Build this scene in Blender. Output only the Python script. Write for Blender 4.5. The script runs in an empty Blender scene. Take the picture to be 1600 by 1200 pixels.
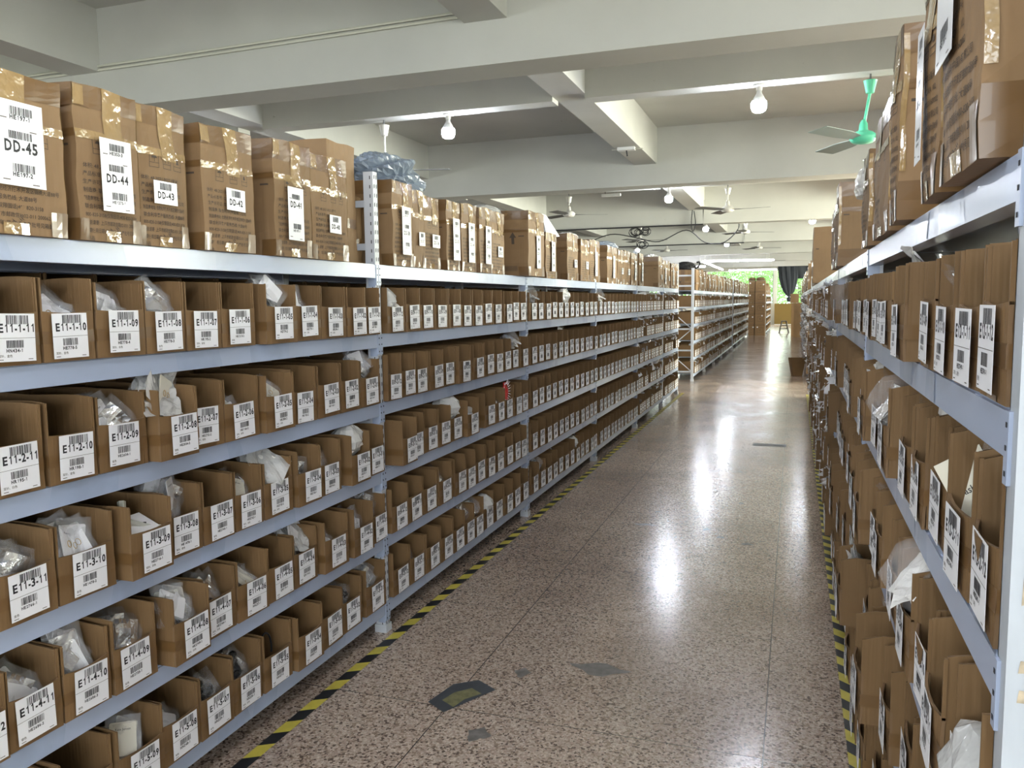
import bpy, math, random
import numpy as np
from mathutils import Vector, Matrix
C = bpy.context.scene
COL = C.collection
rng = random.Random(7)

# ------------------------------------------------------------------ camera
H = 1.45
F = 1270.0
def cam_axes():
    Y = np.array([1242-800.0, 600-466.0, F]); Y /= np.linalg.norm(Y)
    h = np.array([1, .0125, 0.0])
    Z = np.cross(h, Y); Z /= np.linalg.norm(Z)
    if Z[1] < 0: Z = -Z
    X = np.cross(Z, Y)
    if X[0] < 0: X = -X
    return X, Y, Z
ax = cam_axes()                      # rows: world axes expressed in (right, up, forward)
M = np.array(ax)
cam = bpy.data.cameras.new('camera'); camo = bpy.data.objects.new('camera', cam); COL.objects.link(camo)
cam.sensor_fit = 'HORIZONTAL'; cam.sensor_width = 36; cam.lens = F/1600*36
cam.clip_start = .05; cam.clip_end = 300
R = Matrix([[M[i][0], M[i][1], -M[i][2]] for i in range(3)]).to_4x4()
camo.matrix_world = Matrix.Translation((0, 0, H)) @ R
C.camera = camo
# ------------------------------------------------------------------ world, light, exposure
C.view_settings.view_transform = 'Standard'; C.view_settings.look = 'None'
C.view_settings.gamma = 1; C.view_settings.use_curve_mapping = False
C.view_settings.exposure = 0.66
W = bpy.data.worlds.new('world'); C.world = W; W.use_nodes = True
bg = W.node_tree.nodes['Background']; bg.inputs[0].default_value = (.80, .92, 1.0, 1); bg.inputs[1].default_value = 3.0
def area(name, loc, rot, sx, sy, power, col=(1, 1, 1)):
    l = bpy.data.lights.new(name, 'AREA'); l.shape = 'RECTANGLE'; l.size = sx; l.size_y = sy; l.energy = power; l.color = col
    o = bpy.data.objects.new(name, l); COL.objects.link(o); o.location = loc; o.rotation_euler = rot
    return o
sun = bpy.data.lights.new('sun', 'SUN'); sun.energy = 9; sun.angle = .01; sun.color = (1, .93, .80)
so = bpy.data.objects.new('sun', sun); COL.objects.link(so)
so.rotation_euler = Vector((-.62, -.50, -.60)).to_track_quat('-Z', 'Y').to_euler()
PI = math.pi
# daylight entering through the window openings
RX, LX, BY, FY = 8.0, -13.0, -5.5, 48.0
for y, pw in ((0.5, 190), (7.5, 190), (13.9, 1250), (20.5, 380), (27, 380), (34, 420), (41, 420)):
    area('window_daylight', (RX-.15, y, 2.1), (0, PI/2, 0), 2.0, 4.0, pw, (.98, 1, .84))
for x, pw in ((-9, 25), (-3.2, 85), (2.6, 120)):
    area('window_daylight', (x, BY+.15, 2.2), (PI/2, 0, 0), 4.6, 2.2, pw, (.94, .97, 1.0))
for y in (2, 14, 26, 38):
    area('window_daylight', (LX+.15, y, 2.1), (0, -PI/2, 0), 2.0, 4.0, 30, (.92, .96, 1.0))
area('window_daylight', (-3.5, FY-.2, 2.4), (-PI/2, 0, 0), 13, 2.2, 260, (.93, 1, .93))

# ------------------------------------------------------------------ materials
MT = {}
def nodes(name):
    m = bpy.data.materials.new(name); m.use_nodes = True; MT[name] = m
    return m, m.node_tree, m.node_tree.nodes, m.node_tree.links, m.node_tree.nodes['Principled BSDF']
def mat(name, col, rough=.6, metal=0, spec=.5, noise=0, nscale=6, bump=0, bscale=40, emit=None, vary=0, stretch=None, coat=0):
    m, t, n, l, b = nodes(name)
    b.inputs['Base Color'].default_value = (*col, 1); b.inputs['Roughness'].default_value = rough
    b.inputs['Metallic'].default_value = metal; b.inputs['Specular IOR Level'].default_value = spec
    b.inputs['Coat Weight'].default_value = coat
    tc = n.new('ShaderNodeTexCoord'); src = tc.outputs['Object']
    if stretch:
        mp = n.new('ShaderNodeMapping'); mp.inputs['Scale'].default_value = stretch; l.new(src, mp.inputs[0]); src = mp.outputs[0]
    out = None
    if noise:
        nz = n.new('ShaderNodeTexNoise'); nz.inputs['Scale'].default_value = nscale; nz.inputs['Detail'].default_value = 5
        l.new(src, nz.inputs['Vector'])
        r = n.new('ShaderNodeMapRange'); r.inputs[1].default_value = .3; r.inputs[2].default_value = .7
        r.inputs[3].default_value = 1-noise; r.inputs[4].default_value = 1+noise*.6
        l.new(nz.outputs['Fac'], r.inputs[0])
        hs = n.new('ShaderNodeHueSaturation'); hs.inputs['Color'].default_value = (*col, 1); l.new(r.outputs[0], hs.inputs['Value'])
        out = hs
        l.new(hs.outputs[0], b.inputs['Base Color'])
    if vary:
        oi = n.new('ShaderNodeObjectInfo'); r2 = n.new('ShaderNodeMapRange'); r2.inputs[3].default_value = 1-vary; r2.inputs[4].default_value = 1+vary
        l.new(oi.outputs['Random'], r2.inputs[0])
        hs2 = n.new('ShaderNodeHueSaturation'); l.new(r2.outputs[0], hs2.inputs['Value'])
        if out: l.new(out.outputs[0], hs2.inputs['Color'])
        else: hs2.inputs['Color'].default_value = (*col, 1)
        l.new(hs2.outputs[0], b.inputs['Base Color'])
    if bump:
        nb = n.new('ShaderNodeTexNoise'); nb.inputs['Scale'].default_value = bscale; nb.inputs['Detail'].default_value = 3; l.new(src, nb.inputs['Vector'])
        bp = n.new('ShaderNodeBump'); bp.inputs['Strength'].default_value = bump; bp.inputs['Distance'].default_value = .01
        l.new(nb.outputs['Fac'], bp.inputs['Height']); l.new(bp.outputs[0], b.inputs['Normal'])
    if emit:
        b.inputs['Emission Color'].default_value = (*emit[0], 1); b.inputs['Emission Strength'].default_value = emit[1]
    return m

KRAFT = (.205, .122, .056)
def cardboard(name, col, wave_scale):
    """kraft board: faint vertical flutes, per-box tone"""
    m = mat(name, col, .62, spec=.25, noise=.10, nscale=5, vary=.07)
    t = m.node_tree; n = t.nodes; l = t.links; b = n['Principled BSDF']
    tc = n.new('ShaderNodeTexCoord')
    mp = n.new('ShaderNodeMapping'); mp.inputs['Scale'].default_value = (1, 1, .02); l.new(tc.outputs['Object'], mp.inputs[0])
    wv = n.new('ShaderNodeTexNoise'); wv.inputs['Scale'].default_value = wave_scale; wv.inputs['Detail'].default_value = 1; l.new(mp.outputs[0], wv.inputs['Vector'])
    bp = n.new('ShaderNodeBump'); bp.inputs['Strength'].default_value = .35; bp.inputs['Distance'].default_value = .004
    l.new(wv.outputs['Fac'], bp.inputs['Height']); l.new(bp.outputs[0], b.inputs['Normal'])
    return m
cardboard('cardboard', KRAFT, 120)
cardboard('carton_board', (.26, .162, .082), 60)
mat('board_edge', (.20, .12, .06), .8, vary=.05)
mat('tape', (.165, .090, .034), .30, spec=.5, noise=.08, nscale=8, coat=.2)
mat('shiny_tape', (.36, .24, .11), .13, spec=.75, noise=.12, nscale=7, bump=.75, bscale=22, coat=.7)
mat('tape_residue', (.50, .42, .30), .5, noise=.4, nscale=60)
mat('label', (.84, .84, .87), .45)
mat('glossy_label', (.82, .83, .86), .25)
mat('ink', (.015, .015, .02), .6)
mat('print_ink', (.07, .05, .035), .7)
mat('beam_paint', (.39, .455, .60), .27, noise=.05, nscale=3)
mat('beam_tape', (.36, .43, .58), .22, noise=.1, nscale=10)
mat('post_paint', (.58, .61, .66), .38, noise=.05, nscale=9)
mat('worn_post', (.47, .51, .56), .4, noise=.16, nscale=14, stretch=(1, 1, .3))
mat('slot', (.02, .02, .025), .8)
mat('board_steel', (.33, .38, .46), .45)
mat('shaded_steel', (.10, .13, .17), .5)  # shelf board steel again, with the shade of its underside painted in
mat('card', (.92, .92, .95), .5, vary=.03)
mat('cream_card', (.72, .68, .56), .55)
mat('dark_item', (.02, .02, .022), .35)
mat('gold', (.6, .42, .18), .3, metal=1)
mat('red', (.62, .02, .02), .35)
mat('foil', (.75, .75, .76), .22, metal=.8, bump=.6, bscale=30)
mat('paper_bundle', (.84, .82, .79), .5, bump=.6, bscale=50)
mat('foam', (.50, .50, .44), .7)
mat('grey_plastic', (.20, .24, .30), .3, spec=.6, bump=.9, bscale=12)
mat('black_cloth', (.008, .008, .01), .75)
mat('white_metal', (.78, .78, .76), .35)
mat('fan_green', (.12, .62, .38), .35)
mat('fan_blade', (.30, .36, .33), .4)
mat('fan_white', (.62, .60, .55), .4)
mat('dark_blade', (.12, .12, .12), .5)
mat('cable', (.03, .03, .035), .6)
mat('conduit', (.60, .60, .52), .5)
mat('stool_wood', (.03, .018, .012), .4)
mat('brown_panel', (.20, .125, .022), .5)
mat('curtain', (.028, .034, .045), .7)
mat('leaf', (.30, .55, .16), .7, vary=.15)
mat('bark', (.12, .09, .06), .9)
mat('patch', (.055, .065, .08), .45, noise=.2, nscale=20)
mat('scuff', (.19, .175, .165), .4, noise=.4, nscale=30)
mat('dark_spot', (.06, .05, .045), .4)
mat('olive', (.20, .19, .09), .55, noise=.3, nscale=40)
mat('bulb', (1, 1, 1), .4, emit=((.84, .90, 1.0), 210))
mat('tube', (1, 1, 1), .4, emit=((.84, .86, 1.0), 26))
mat('yellow_tape', (.66, .56, .09), .38, noise=.12, nscale=20)
mat('black_tape', (.018, .019, .022), .38, noise=.2, nscale=20)
mat('window_frame', (.55, .60, .55), .5)
mat('ground_out', (.25, .30, .15), .9)
# clear plastic: thin film with sheen
def plastic(name, op, col, rough=.12):
    m, t, n, l, b = nodes(name)
    b.inputs['Base Color'].default_value = (*col, 1); b.inputs['Roughness'].default_value = rough
    b.inputs['Specular IOR Level'].default_value = 1.0
    b.inputs['Alpha'].default_value = op
    tc = n.new('ShaderNodeTexCoord'); nb = n.new('ShaderNodeTexNoise'); nb.inputs['Scale'].default_value = 18; nb.inputs['Detail'].default_value = 3
    l.new(tc.outputs['Object'], nb.inputs['Vector'])
    bp = n.new('ShaderNodeBump'); bp.inputs['Strength'].default_value = .8; bp.inputs['Distance'].default_value = .02
    l.new(nb.outputs['Fac'], bp.inputs['Height']); l.new(bp.outputs[0], b.inputs['Normal'])
plastic('clear_film', .13, (.85, .86, .90))
plastic('milky_film', .78, (.70, .70, .69), .2)
m, t, n, l, b = nodes('glass'); b.inputs['Alpha'].default_value = .12; b.inputs['Roughness'].default_value = .02; b.inputs['Base Color'].default_value = (.8, .9, .85, 1)
plastic('bulb_cap', 1, (.75, .75, .77), .4)

# painted plaster with scuffs
def plaster(name, col, spots=True):
    m, t, n, l, b = nodes(name)
    b.inputs['Roughness'].default_value = .75
    tc = n.new('ShaderNodeTexCoord')
    a = n.new('ShaderNodeTexNoise'); a.inputs['Scale'].default_value = .9; a.inputs['Detail'].default_value = 6; l.new(tc.outputs['Object'], a.inputs['Vector'])
    r = n.new('ShaderNodeValToRGB'); r.color_ramp.elements[0].position = .3; r.color_ramp.elements[1].position = .7
    r.color_ramp.elements[0].color = (*[c*.84 for c in col], 1); r.color_ramp.elements[1].color = (*col, 1)
    l.new(a.outputs['Fac'], r.inputs[0])
    a2 = n.new('ShaderNodeTexNoise'); a2.inputs['Scale'].default_value = 4.2; a2.inputs['Detail'].default_value = 9; a2.inputs['Roughness'].default_value = .7; l.new(tc.outputs['Object'], a2.inputs['Vector'])
    r2 = n.new('ShaderNodeValToRGB'); r2.color_ramp.elements[0].position = .285; r2.color_ramp.elements[1].position = .30
    r2.color_ramp.elements[0].color = (.35, .33, .31, 1); r2.color_ramp.elements[1].color = (1, 1, 1, 1); l.new(a2.outputs['Fac'], r2.inputs[0])
    mx = n.new('ShaderNodeMix'); mx.data_type = 'RGBA'; mx.blend_type = 'MULTIPLY'; mx.inputs[0].default_value = .8
    l.new(r.outputs[0], mx.inputs[6]); l.new(r2.outputs[0], mx.inputs[7]); l.new(mx.outputs[2], b.inputs['Base Color'])
    bp = n.new('ShaderNodeBump'); bp.inputs['Strength'].default_value = .2; bp.inputs['Distance'].default_value = .01
    nb = n.new('ShaderNodeTexNoise'); nb.inputs['Scale'].default_value = 12; nb.inputs['Detail'].default_value = 4; l.new(tc.outputs['Object'], nb.inputs['Vector'])
    l.new(nb.outputs['Fac'], bp.inputs['Height']); l.new(bp.outputs[0], b.inputs['Normal'])
plaster('ceiling_paint', (.57, .57, .535)); plaster('wall_paint', (.72, .72, .68))

# polished terrazzo laid in slabs
m, t, n, l, b = nodes('terrazzo')
tc = n.new('ShaderNodeTexCoord'); P = tc.outputs['Object']
v = n.new('ShaderNodeTexVoronoi'); v.inputs['Scale'].default_value = 128; l.new(P, v.inputs['Vector'])
sep = n.new('ShaderNodeSeparateColor'); l.new(v.outputs['Color'], sep.inputs[0])
r = n.new('ShaderNodeValToRGB'); r.color_ramp.interpolation = 'CONSTANT'
el = r.color_ramp.elements; el[0].position = 0; el[0].color = (.15, .112, .092, 1); el[1].position = .12; el[1].color = (.34, .26, .205, 1)
for p_, c_ in ((.30, (.54, .44, .365, 1)), (.60, (.66, .56, .475, 1)), (.86, (.50, .385, .325, 1))):
    e_ = el.new(p_); e_.color = c_
l.new(sep.outputs[0], r.inputs[0])
v2 = n.new('ShaderNodeTexVoronoi'); v2.inputs['Scale'].default_value = 210; l.new(P, v2.inputs['Vector'])
sep2 = n.new('ShaderNodeSeparateColor'); l.new(v2.outputs['Color'], sep2.inputs[0])
r2 = n.new('ShaderNodeMapRange'); r2.inputs[3].default_value = .72; r2.inputs[4].default_value = 1.12; l.new(sep2.outputs[1], r2.inputs[0])
mul = n.new('ShaderNodeMix'); mul.data_type = 'RGBA'; mul.blend_type = 'MULTIPLY'; mul.inputs[0].default_value = 1
l.new(r.outputs[0], mul.inputs[6]); l.new(r2.outputs[0], mul.inputs[7])
big = n.new('ShaderNodeTexNoise'); big.inputs['Scale'].default_value = 1.1; big.inputs['Detail'].default_value = 7; l.new(P, big.inputs['Vector'])
rb = n.new('ShaderNodeValToRGB'); rb.color_ramp.elements[0].position = .34; rb.color_ramp.elements[0].color = (.76, .71, .70, 1)
rb.color_ramp.elements[1].position = .56; rb.color_ramp.elements[1].color = (1.0, .965, .95, 1); l.new(big.outputs['Fac'], rb.inputs[0])
mul2 = n.new('ShaderNodeMix'); mul2.data_type = 'RGBA'; mul2.blend_type = 'MULTIPLY'; mul2.inputs[0].default_value = 1
l.new(mul.outputs[2], mul2.inputs[6]); l.new(rb.outputs[0], mul2.inputs[7])
sx = n.new('ShaderNodeSeparateXYZ'); l.new(P, sx.inputs[0])
def math_(op, a, bb):
    k = n.new('ShaderNodeMath'); k.operation = op
    for i, q in enumerate((a, bb)):
        if q is None: continue
        if isinstance(q, (int, float)): k.inputs[i].default_value = q
        else: l.new(q, k.inputs[i])
    return k.outputs[0]
def seam(sock, off, per, w):
    a = math_('SUBTRACT', sock, off); a = math_('PINGPONG', a, per/2)   # distance to nearest seam
    return math_('LESS_THAN', a, w)
sm = math_('MAXIMUM', seam(sx.outputs[0], -1.155, 1.09, .0022), seam(sx.outputs[1], 2.56, .955, .0018))
mx = n.new('ShaderNodeMix'); mx.data_type = 'RGBA'; l.new(sm, mx.inputs[0]); l.new(mul2.outputs[2], mx.inputs[6]); mx.inputs[7].default_value = (.06, .045, .035, 1)
l.new(mx.outputs[2], b.inputs['Base Color'])
rr = n.new('ShaderNodeMapRange'); rr.inputs[1].default_value = .3; rr.inputs[2].default_value = .7; rr.inputs[3].default_value = .15; rr.inputs[4].default_value = .26
rn = n.new('ShaderNodeTexNoise'); rn.inputs['Scale'].default_value = 2.2; rn.inputs['Detail'].default_value = 6; l.new(P, rn.inputs['Vector']); l.new(rn.outputs['Fac'], rr.inputs[0]); l.new(rr.outputs[0], b.inputs['Roughness'])
bp = n.new('ShaderNodeBump'); bp.inputs['Strength'].default_value = .12; bp.inputs['Distance'].default_value = .01
nb = n.new('ShaderNodeTexNoise'); nb.inputs['Scale'].default_value = 9; nb.inputs['Detail'].default_value = 2; l.new(P, nb.inputs['Vector']); l.new(nb.outputs['Fac'], bp.inputs['Height']); l.new(bp.outputs[0], b.inputs['Normal'])
b.inputs['Specular IOR Level'].default_value = .6; b.inputs['Coat Weight'].default_value = .4; b.inputs['Coat Roughness'].default_value = .21; b.inputs['Coat IOR'].default_value = 1.6

# ------------------------------------------------------------------ mesh helpers
class MB:
    def __init__(s): s.v = []; s.f = []; s.m = []; s.names = []
    def mi(s, name):
        if name not in s.names: s.names.append(name)
        return s.names.index(name)
    def add(s, vs, fs, mn):
        o = len(s.v); k = s.mi(mn)
        s.v.extend([tuple(p) for p in vs]); s.f.extend([tuple(i+o for i in q) for q in fs]); s.m.extend([k]*len(fs))
    def box(s, a, b, mn, skip=()):
        (x0, y0, z0), (x1, y1, z1) = a, b
        vs = [(x0, y0, z0), (x1, y0, z0), (x1, y1, z0), (x0, y1, z0), (x0, y0, z1), (x1, y0, z1), (x1, y1, z1), (x0, y1, z1)]
        fs = [(3, 2, 1, 0), (4, 5, 6, 7), (0, 1, 5, 4), (1, 2, 6, 5), (2, 3, 7, 6), (3, 0, 4, 7)]
        s.add(vs, [q for i, q in enumerate(fs) if i not in skip], mn)
    def quad(s, pts, mn): s.add(pts, [tuple(range(len(pts)))], mn)
    def sheet(s, P, nu, nv, off, mn, edge=None):
        """closed solid from a grid P(i/nu, j/nv) and its copy moved by off(point)"""
        g = [P(i/nu, j/nv) for j in range(nv+1) for i in range(nu+1)]
        g2 = [tuple(np.add(p, off)) for p in g]
        N = len(g); w = nu+1
        q = [(j*w+i, j*w+i+1, (j+1)*w+i+1, (j+1)*w+i) for j in range(nv) for i in range(nu)]
        s.add(g+g2, q+[tuple(N+k for k in f[::-1]) for f in q], mn)
        ring = [i for i in range(w)]+[j*w+nu for j in range(1, nv+1)]+[nv*w+i for i in range(nu-1, -1, -1)]+[j*w for j in range(nv-1, 0, -1)]
        o = len(s.v)-2*N; k = s.mi(edge or mn)
        for a in range(len(ring)):
            p, r_ = ring[a], ring[(a+1) % len(ring)]
            s.f.append((o+p, o+N+p, o+N+r_, o+r_)); s.m.append(k)
    def tube(s, pts, rad, mn, n=8, caps=True):
        pts = [Vector(p) for p in pts]; rads = rad if isinstance(rad, (list, tuple)) else [rad]*len(pts)
        vs = []; up = Vector((0, 0, 1))
        for i, p in enumerate(pts):
            d = (pts[min(i+1, len(pts)-1)]-pts[max(i-1, 0)])
            if d.length < 1e-9: d = Vector((0, 0, 1))
            d.normalize(); a = d.cross(up if abs(d.z) < .95 else Vector((1, 0, 0))).normalized(); bb = d.cross(a)
            for k in range(n):
                t_ = 2*PI*k/n; vs.append(tuple(p+(a*math.cos(t_)+bb*math.sin(t_))*rads[i]))
        fs = [(i*n+k, i*n+(k+1) % n, (i+1)*n+(k+1) % n, (i+1)*n+k) for i in range(len(pts)-1) for k in range(n)]
        if caps: fs += [tuple(range(n))[::-1], tuple((len(pts)-1)*n+k for k in range(n))]
        s.add(vs, fs, mn)
    def lathe(s, prof, c, mn, n=16):
        vs = [(c[0]+r_*math.cos(2*PI*k/n), c[1]+r_*math.sin(2*PI*k/n), c[2]+z) for r_, z in prof for k in range(n)]
        fs = [(i*n+k, i*n+(k+1) % n, (i+1)*n+(k+1) % n, (i+1)*n+k) for i in range(len(prof)-1) for k in range(n)]
        fs += [tuple(range(n))[::-1], tuple((len(prof)-1)*n+k for k in range(n))]
        s.add(vs, fs, mn)
    def mesh(s, name):
        me = bpy.data.meshes.new(name); me.from_pydata(s.v, [], s.f)
        for q in s.names: me.materials.append(MT[q])
        me.polygons.foreach_set('material_index', s.m); me.update()
        return me
    def obj(s, name, parent=None, smooth=False, loc=None, rz=0):
        return mk(name, s.mesh(name), parent, smooth, loc, rz)
def mk(name, me, parent=None, smooth=False, loc=None, rz=0):
    o = bpy.data.objects.new(name, me); COL.objects.link(o)
    if parent: o.parent = parent
    if loc: o.location = loc
    if rz: o.rotation_euler = (0, 0, rz)
    if smooth: me.polygons.foreach_set('use_smooth', [True]*len(me.polygons))
    return o
def tag(o, label, cat, group=None, kind=None):
    if label: o['label'] = label
    if cat: o['category'] = cat
    if group: o['group'] = group
    if kind: o['kind'] = kind
    return o
def thing(name, label, cat, loc=(0, 0, 0), rz=0, group=None):
    o = bpy.data.objects.new(name, None); COL.objects.link(o); o.location = loc; o.rotation_euler = (0, 0, rz); o.empty_display_size = .05
    return tag(o, label, cat, group)
def struct(name, mb):
    o = mb.obj(name); o['kind'] = 'structure'; return o
ORD = 'zeroth first second third fourth fifth sixth seventh eighth ninth tenth eleventh twelfth thirteenth fourteenth fifteenth sixteenth seventeenth eighteenth nineteenth twentieth'.split()

# ------------------------------------------------------------------ lettering
TX = {}
def make_texts(strs, bold=.0, key=''):
    obs = []
    for s_ in strs:
        c = bpy.data.curves.new('t', 'FONT'); c.body = s_; c.resolution_u = 2; c.offset = bold
        o = bpy.data.objects.new('t', c); COL.objects.link(o); obs.append(o)
    bpy.context.view_layer.update()
    dg = bpy.context.evaluated_depsgraph_get()
    for s_, o in zip(strs, obs):
        me = o.evaluated_get(dg).to_mesh()
        vs = np.array([v_.co[:] for v_ in me.vertices]) if len(me.vertices) else np.zeros((0, 3))
        TX[key+s_] = (vs[:, :2], [tuple(p.vertices) for p in me.polygons])
        o.evaluated_get(dg).to_mesh_clear()
    for o in obs:
        c = o.data; bpy.data.objects.remove(o); bpy.data.curves.remove(c)
def put_text(mb, s_, key, org, right, up, width=None, height=None, mn='ink', align='c', squeeze=1):
    """lettering on the plane through org spanned by right / up; size by width or by height of a capital"""
    vs, fs = TX[key+s_]
    if not len(vs): return
    x0, x1 = vs[:, 0].min(), vs[:, 0].max()
    sc = width/(x1-x0) if width else height/.72
    dx = {'c': -(x0+x1)/2, 'l': -x0}[align]
    r_, u_, o_ = np.array(right), np.array(up), np.array(org)
    P_ = [tuple(o_+r_*(p[0]+dx)*sc*squeeze+u_*p[1]*sc) for p in vs]
    mb.add(P_, fs, mn)
CN = ["体积: 48.2021.0027.3厘米", "产品标准号: QYQXA 102", "生产许可证: 粤妆20160002", "制造商: 联合利华(中国)有限公司",
      "制造商地址: 合肥经济技术开发区锦绣大道88号", "联合利华客户服务热线: 大道88号", "800-820-3158(仅限固话)400-820-3158",
      "来信请寄: 上海市邮政信箱02-011 200062", "限期使用日期(年/月/日)及生产批号见箱面", "赠品"]
LC = {1: [11, 10, 9, 8, 7, 6, 5, 4, 3, 2, 1], 2: [11, 10, 9, 8, 7, 6, 5, 4, 3, 2, 1], 3: [11, 10, 9, 8, 7, 6, 5, 4, 3, 2, 1],
      4: [12, 11, 10, 9, 8, 7, 6, 5, 4, 3, 2, 1], 5: [12, 11, 10, 9, 8, 7, 6, 5, 4, 3, 2, 1]}
HE = {'E11-1': "HN434-1 HE778-5 HE778-4 HE778-3 HR195-2 HE1213-2 HE779-2 HE779-1 HR094-1 HR094-2 HP193-1",
      'E11-2': "HR195-1 HR198-1 HE2604-1 HE2034-2 HE2732-2 HE1166-2 HR308-2 HR102-2 HE1160-1 HE2194-1 HE2154-1",
      'E11-3': "HE2766-1 HE1478-2 HE2716-1 HE1478-1 HE2740-1 HE2742-1 HE2742-2 HE2743-1 HE2740-2 HE2741-1 HE2671-1",
      'E11-4': "HE2660-1 HE2686-2 HE2686-3 HE2735-1 HE2749-1 HE2744-1 HN237-1 QN119-1 QN110-2 QN115-1 QN112-1 HN211-1",
      'E11-5': "HN464-3 HN464-2 HE1004-2 HN464-1 HN248-1 HN239-1 HN236-1 HN427-2 HN527-1 HN461-1 HN241-1 HN127-1"}
codes = []
for rk, rows in (('E11', LC),):
    for r_, ns in rows.items(): codes += ['%s-%d-%02d' % (rk, r_, q) for q in ns]
for rk in ('E09', 'E07', 'E05', 'E12', 'E10'):
    for r_ in range(1, 6): codes += ['%s-%d-%02d' % (rk, r_, q) for q in range(12, 0, -1)]
DDs = ['DD-%d' % k for k in range(45, 8, -1)]
small = sorted(set(' '.join(HE.values()).split()))+['HE197-1', 'HE197-2', 'HE353-3', 'HE1275-1', 'HE2%03d-1', '银色', '金色', '耳针、白色', '耳针、金色', '色', 'UX', '754590X', 'RIUO', '10:29', 'Kate Jensen', 'Fashion', '小心', '向上']
CH = 'EDHRNQP0123456789-'
make_texts(list(CH), .034, 'b:'); make_texts(small+CN, .008, 'S:')
GW = {'E': (.667, .52), 'D': (.722, .59), 'H': (.722, .57), 'R': (.722, .60), 'N': (.722, .58), 'Q': (.778, .68), 'P': (.667, .56), '-': (.333, .25)}
def grotesque(s_, key):
    """set a code in plain bold grotesque letters, evenly spaced figures"""
    x = 0; V = []; Fc = []
    for ch in s_:
        adv, gw = GW.get(ch, (.556, .47)); o = len(V)
        if ch == '1':
            a = x+.10; V += [(a+.15, 0), (a+.27, 0), (a+.27, .72), (a+.175, .72), (a+.15, .66), (a+.02, .575), (a+.02, .465), (a+.15, .53)]
            Fc += [tuple(o+k for k in q) for q in ((0, 1, 2, 3, 4, 7), (4, 5, 6, 7))]
        else:
            vs, fs = TX['b:'+ch]; x0, x1 = vs[:, 0].min(), vs[:, 0].max(); sc = gw/(x1-x0)
            V += [(x+(adv-gw)/2+(p[0]-x0)*sc, p[1]*1.02) for p in vs]; Fc += [tuple(o+k for k in q) for q in fs]
        x += adv
    TX[key+s_] = (np.array(V), Fc)
for s_ in codes+DDs: grotesque(s_, 'B:')
for s_ in small:
    if s_ and all(c_ in CH for c_ in s_): grotesque(s_, 'S:')

# ------------------------------------------------------------------ the building
Z0, ZB, ZL, ZS = 0, 2.95, 3.18, 3.68   # floor, main beam, small beams, slab
mb = MB(); mb.box((LX, BY, -.2), (RX, FY, 0), 'terrazzo'); struct('floor', mb)
mb = MB(); mb.box((LX, BY, ZS), (RX, FY, ZS+.25), 'ceiling_paint'); struct('ceiling', mb)
D = 5.88
main = [5.0+D*k for k in range(-1, 8)]
for k, y in enumerate(main):
    if y > FY-1: break
    mb = MB(); mb.box((LX, y, ZB), (RX, y+.33, ZS), 'ceiling_paint'); struct('ceiling_beam', mb)
for x in (-12.0, -8.65, -5.3, -2.03, 1.42, 4.8):
    mb = MB()
    for k in range(-1, 7):
        y0 = 5.0+D*k+.33; mb.box((x, y0, ZL+.04), (x+.29, y0+D-.33, ZS), 'ceiling_paint')
    struct('ceiling_beam', mb)
for k in range(0, 7):
    y = 7.0+D*k; mb = MB()
    for x0, x1 in ((-8.36, -5.3), (-5.01, -2.03), (-1.74, 1.42), (1.71, 4.8)):
        mb.box((x0, y, ZL), (x1, y+.19, ZS), 'ceiling_paint')
    struct('ceiling_beam', mb)

def wall_with_windows(name, axis, pos, a0, a1, wins, th=.25):
    mb = MB(); zt = ZS
    cuts = sorted(wins)
    def seg(p, q, z0, z1):
        if q-p < 1e-4 or z1-z0 < 1e-4: return
        if axis == 'x': mb.box((pos, p, z0), (pos+th, q, z1), 'wall_paint')
        else: mb.box((p, pos, z0), (q, pos+th, z1), 'wall_paint')
    cur = a0
    for (p, q, z0, z1) in cuts:
        seg(cur, p, 0, zt); seg(p, q, 0, z0); seg(p, q, z1, zt); cur = q
    seg(cur, a1, 0, zt)
    struct(name, mb)
WN = [0]
def window(axis, pos, p, q, z0, z1, nx=4, glass=True):
    WN[0] += 1; mb = MB(); fr = .04
    def bx(a, b_, c, d, mn='window_frame', t0=.08, t1=.14):
        if axis == 'x': mb.box((pos+t0, a, c), (pos+t1, b_, d), mn)
        else: mb.box((a, pos+t0, c), (b_, pos+t1, d), mn)
    bx(p, q, z0, z0+fr); bx(p, q, z1-fr, z1); zm = z0+(z1-z0)*.68; bx(p, q, zm, zm+fr)
    for i in range(nx+1):
        c = p+(q-p-fr)*i/nx; bx(c, c+fr, z0+fr, z1-fr)
    o = struct('window_%d' % WN[0], mb)
    if glass:
        mb = MB(); pts = [(pos+.11, p, z0), (pos+.11, q, z0), (pos+.11, q, z1), (pos+.11, p, z1)] if axis == 'x' else [(p, pos+.11, z0), (q, pos+.11, z0), (q, pos+.11, z1), (p, pos+.11, z1)]
        mb.quad(pts, 'glass'); g = mb.obj('window_pane', o)
rw = [(y-2, y+2, 1.1, 3.1) for y in (0.5, 7.5, 13.9, 20.5, 27, 34, 41)]
wall_with_windows('wall_right', 'x', RX, BY-.25, FY+.25, rw)
for w_ in rw: window('x', RX, *w_)
lw = [(y-2, y+2, 1.1, 3.1) for y in (2, 14, 26, 38)]
wall_with_windows('wall_left', 'x', LX-.25, BY-.25, FY+.25, lw)
for w_ in lw: window('x', LX-.25, *w_)
bw = [(x-2.3, x+2.3, 1.1, 3.3) for x in (-9, -3.2, 2.6)]
wall_with_windows('wall_back', 'y', BY-.25, LX, RX, bw)
for w_ in bw: window('y', BY-.25, *w_)
fw = [(-12, -5.2, 1.17, 3.45), (-5.0, -1.15, 1.17, 3.45), (-.98, 2.6, .9, 3.45)]
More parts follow.
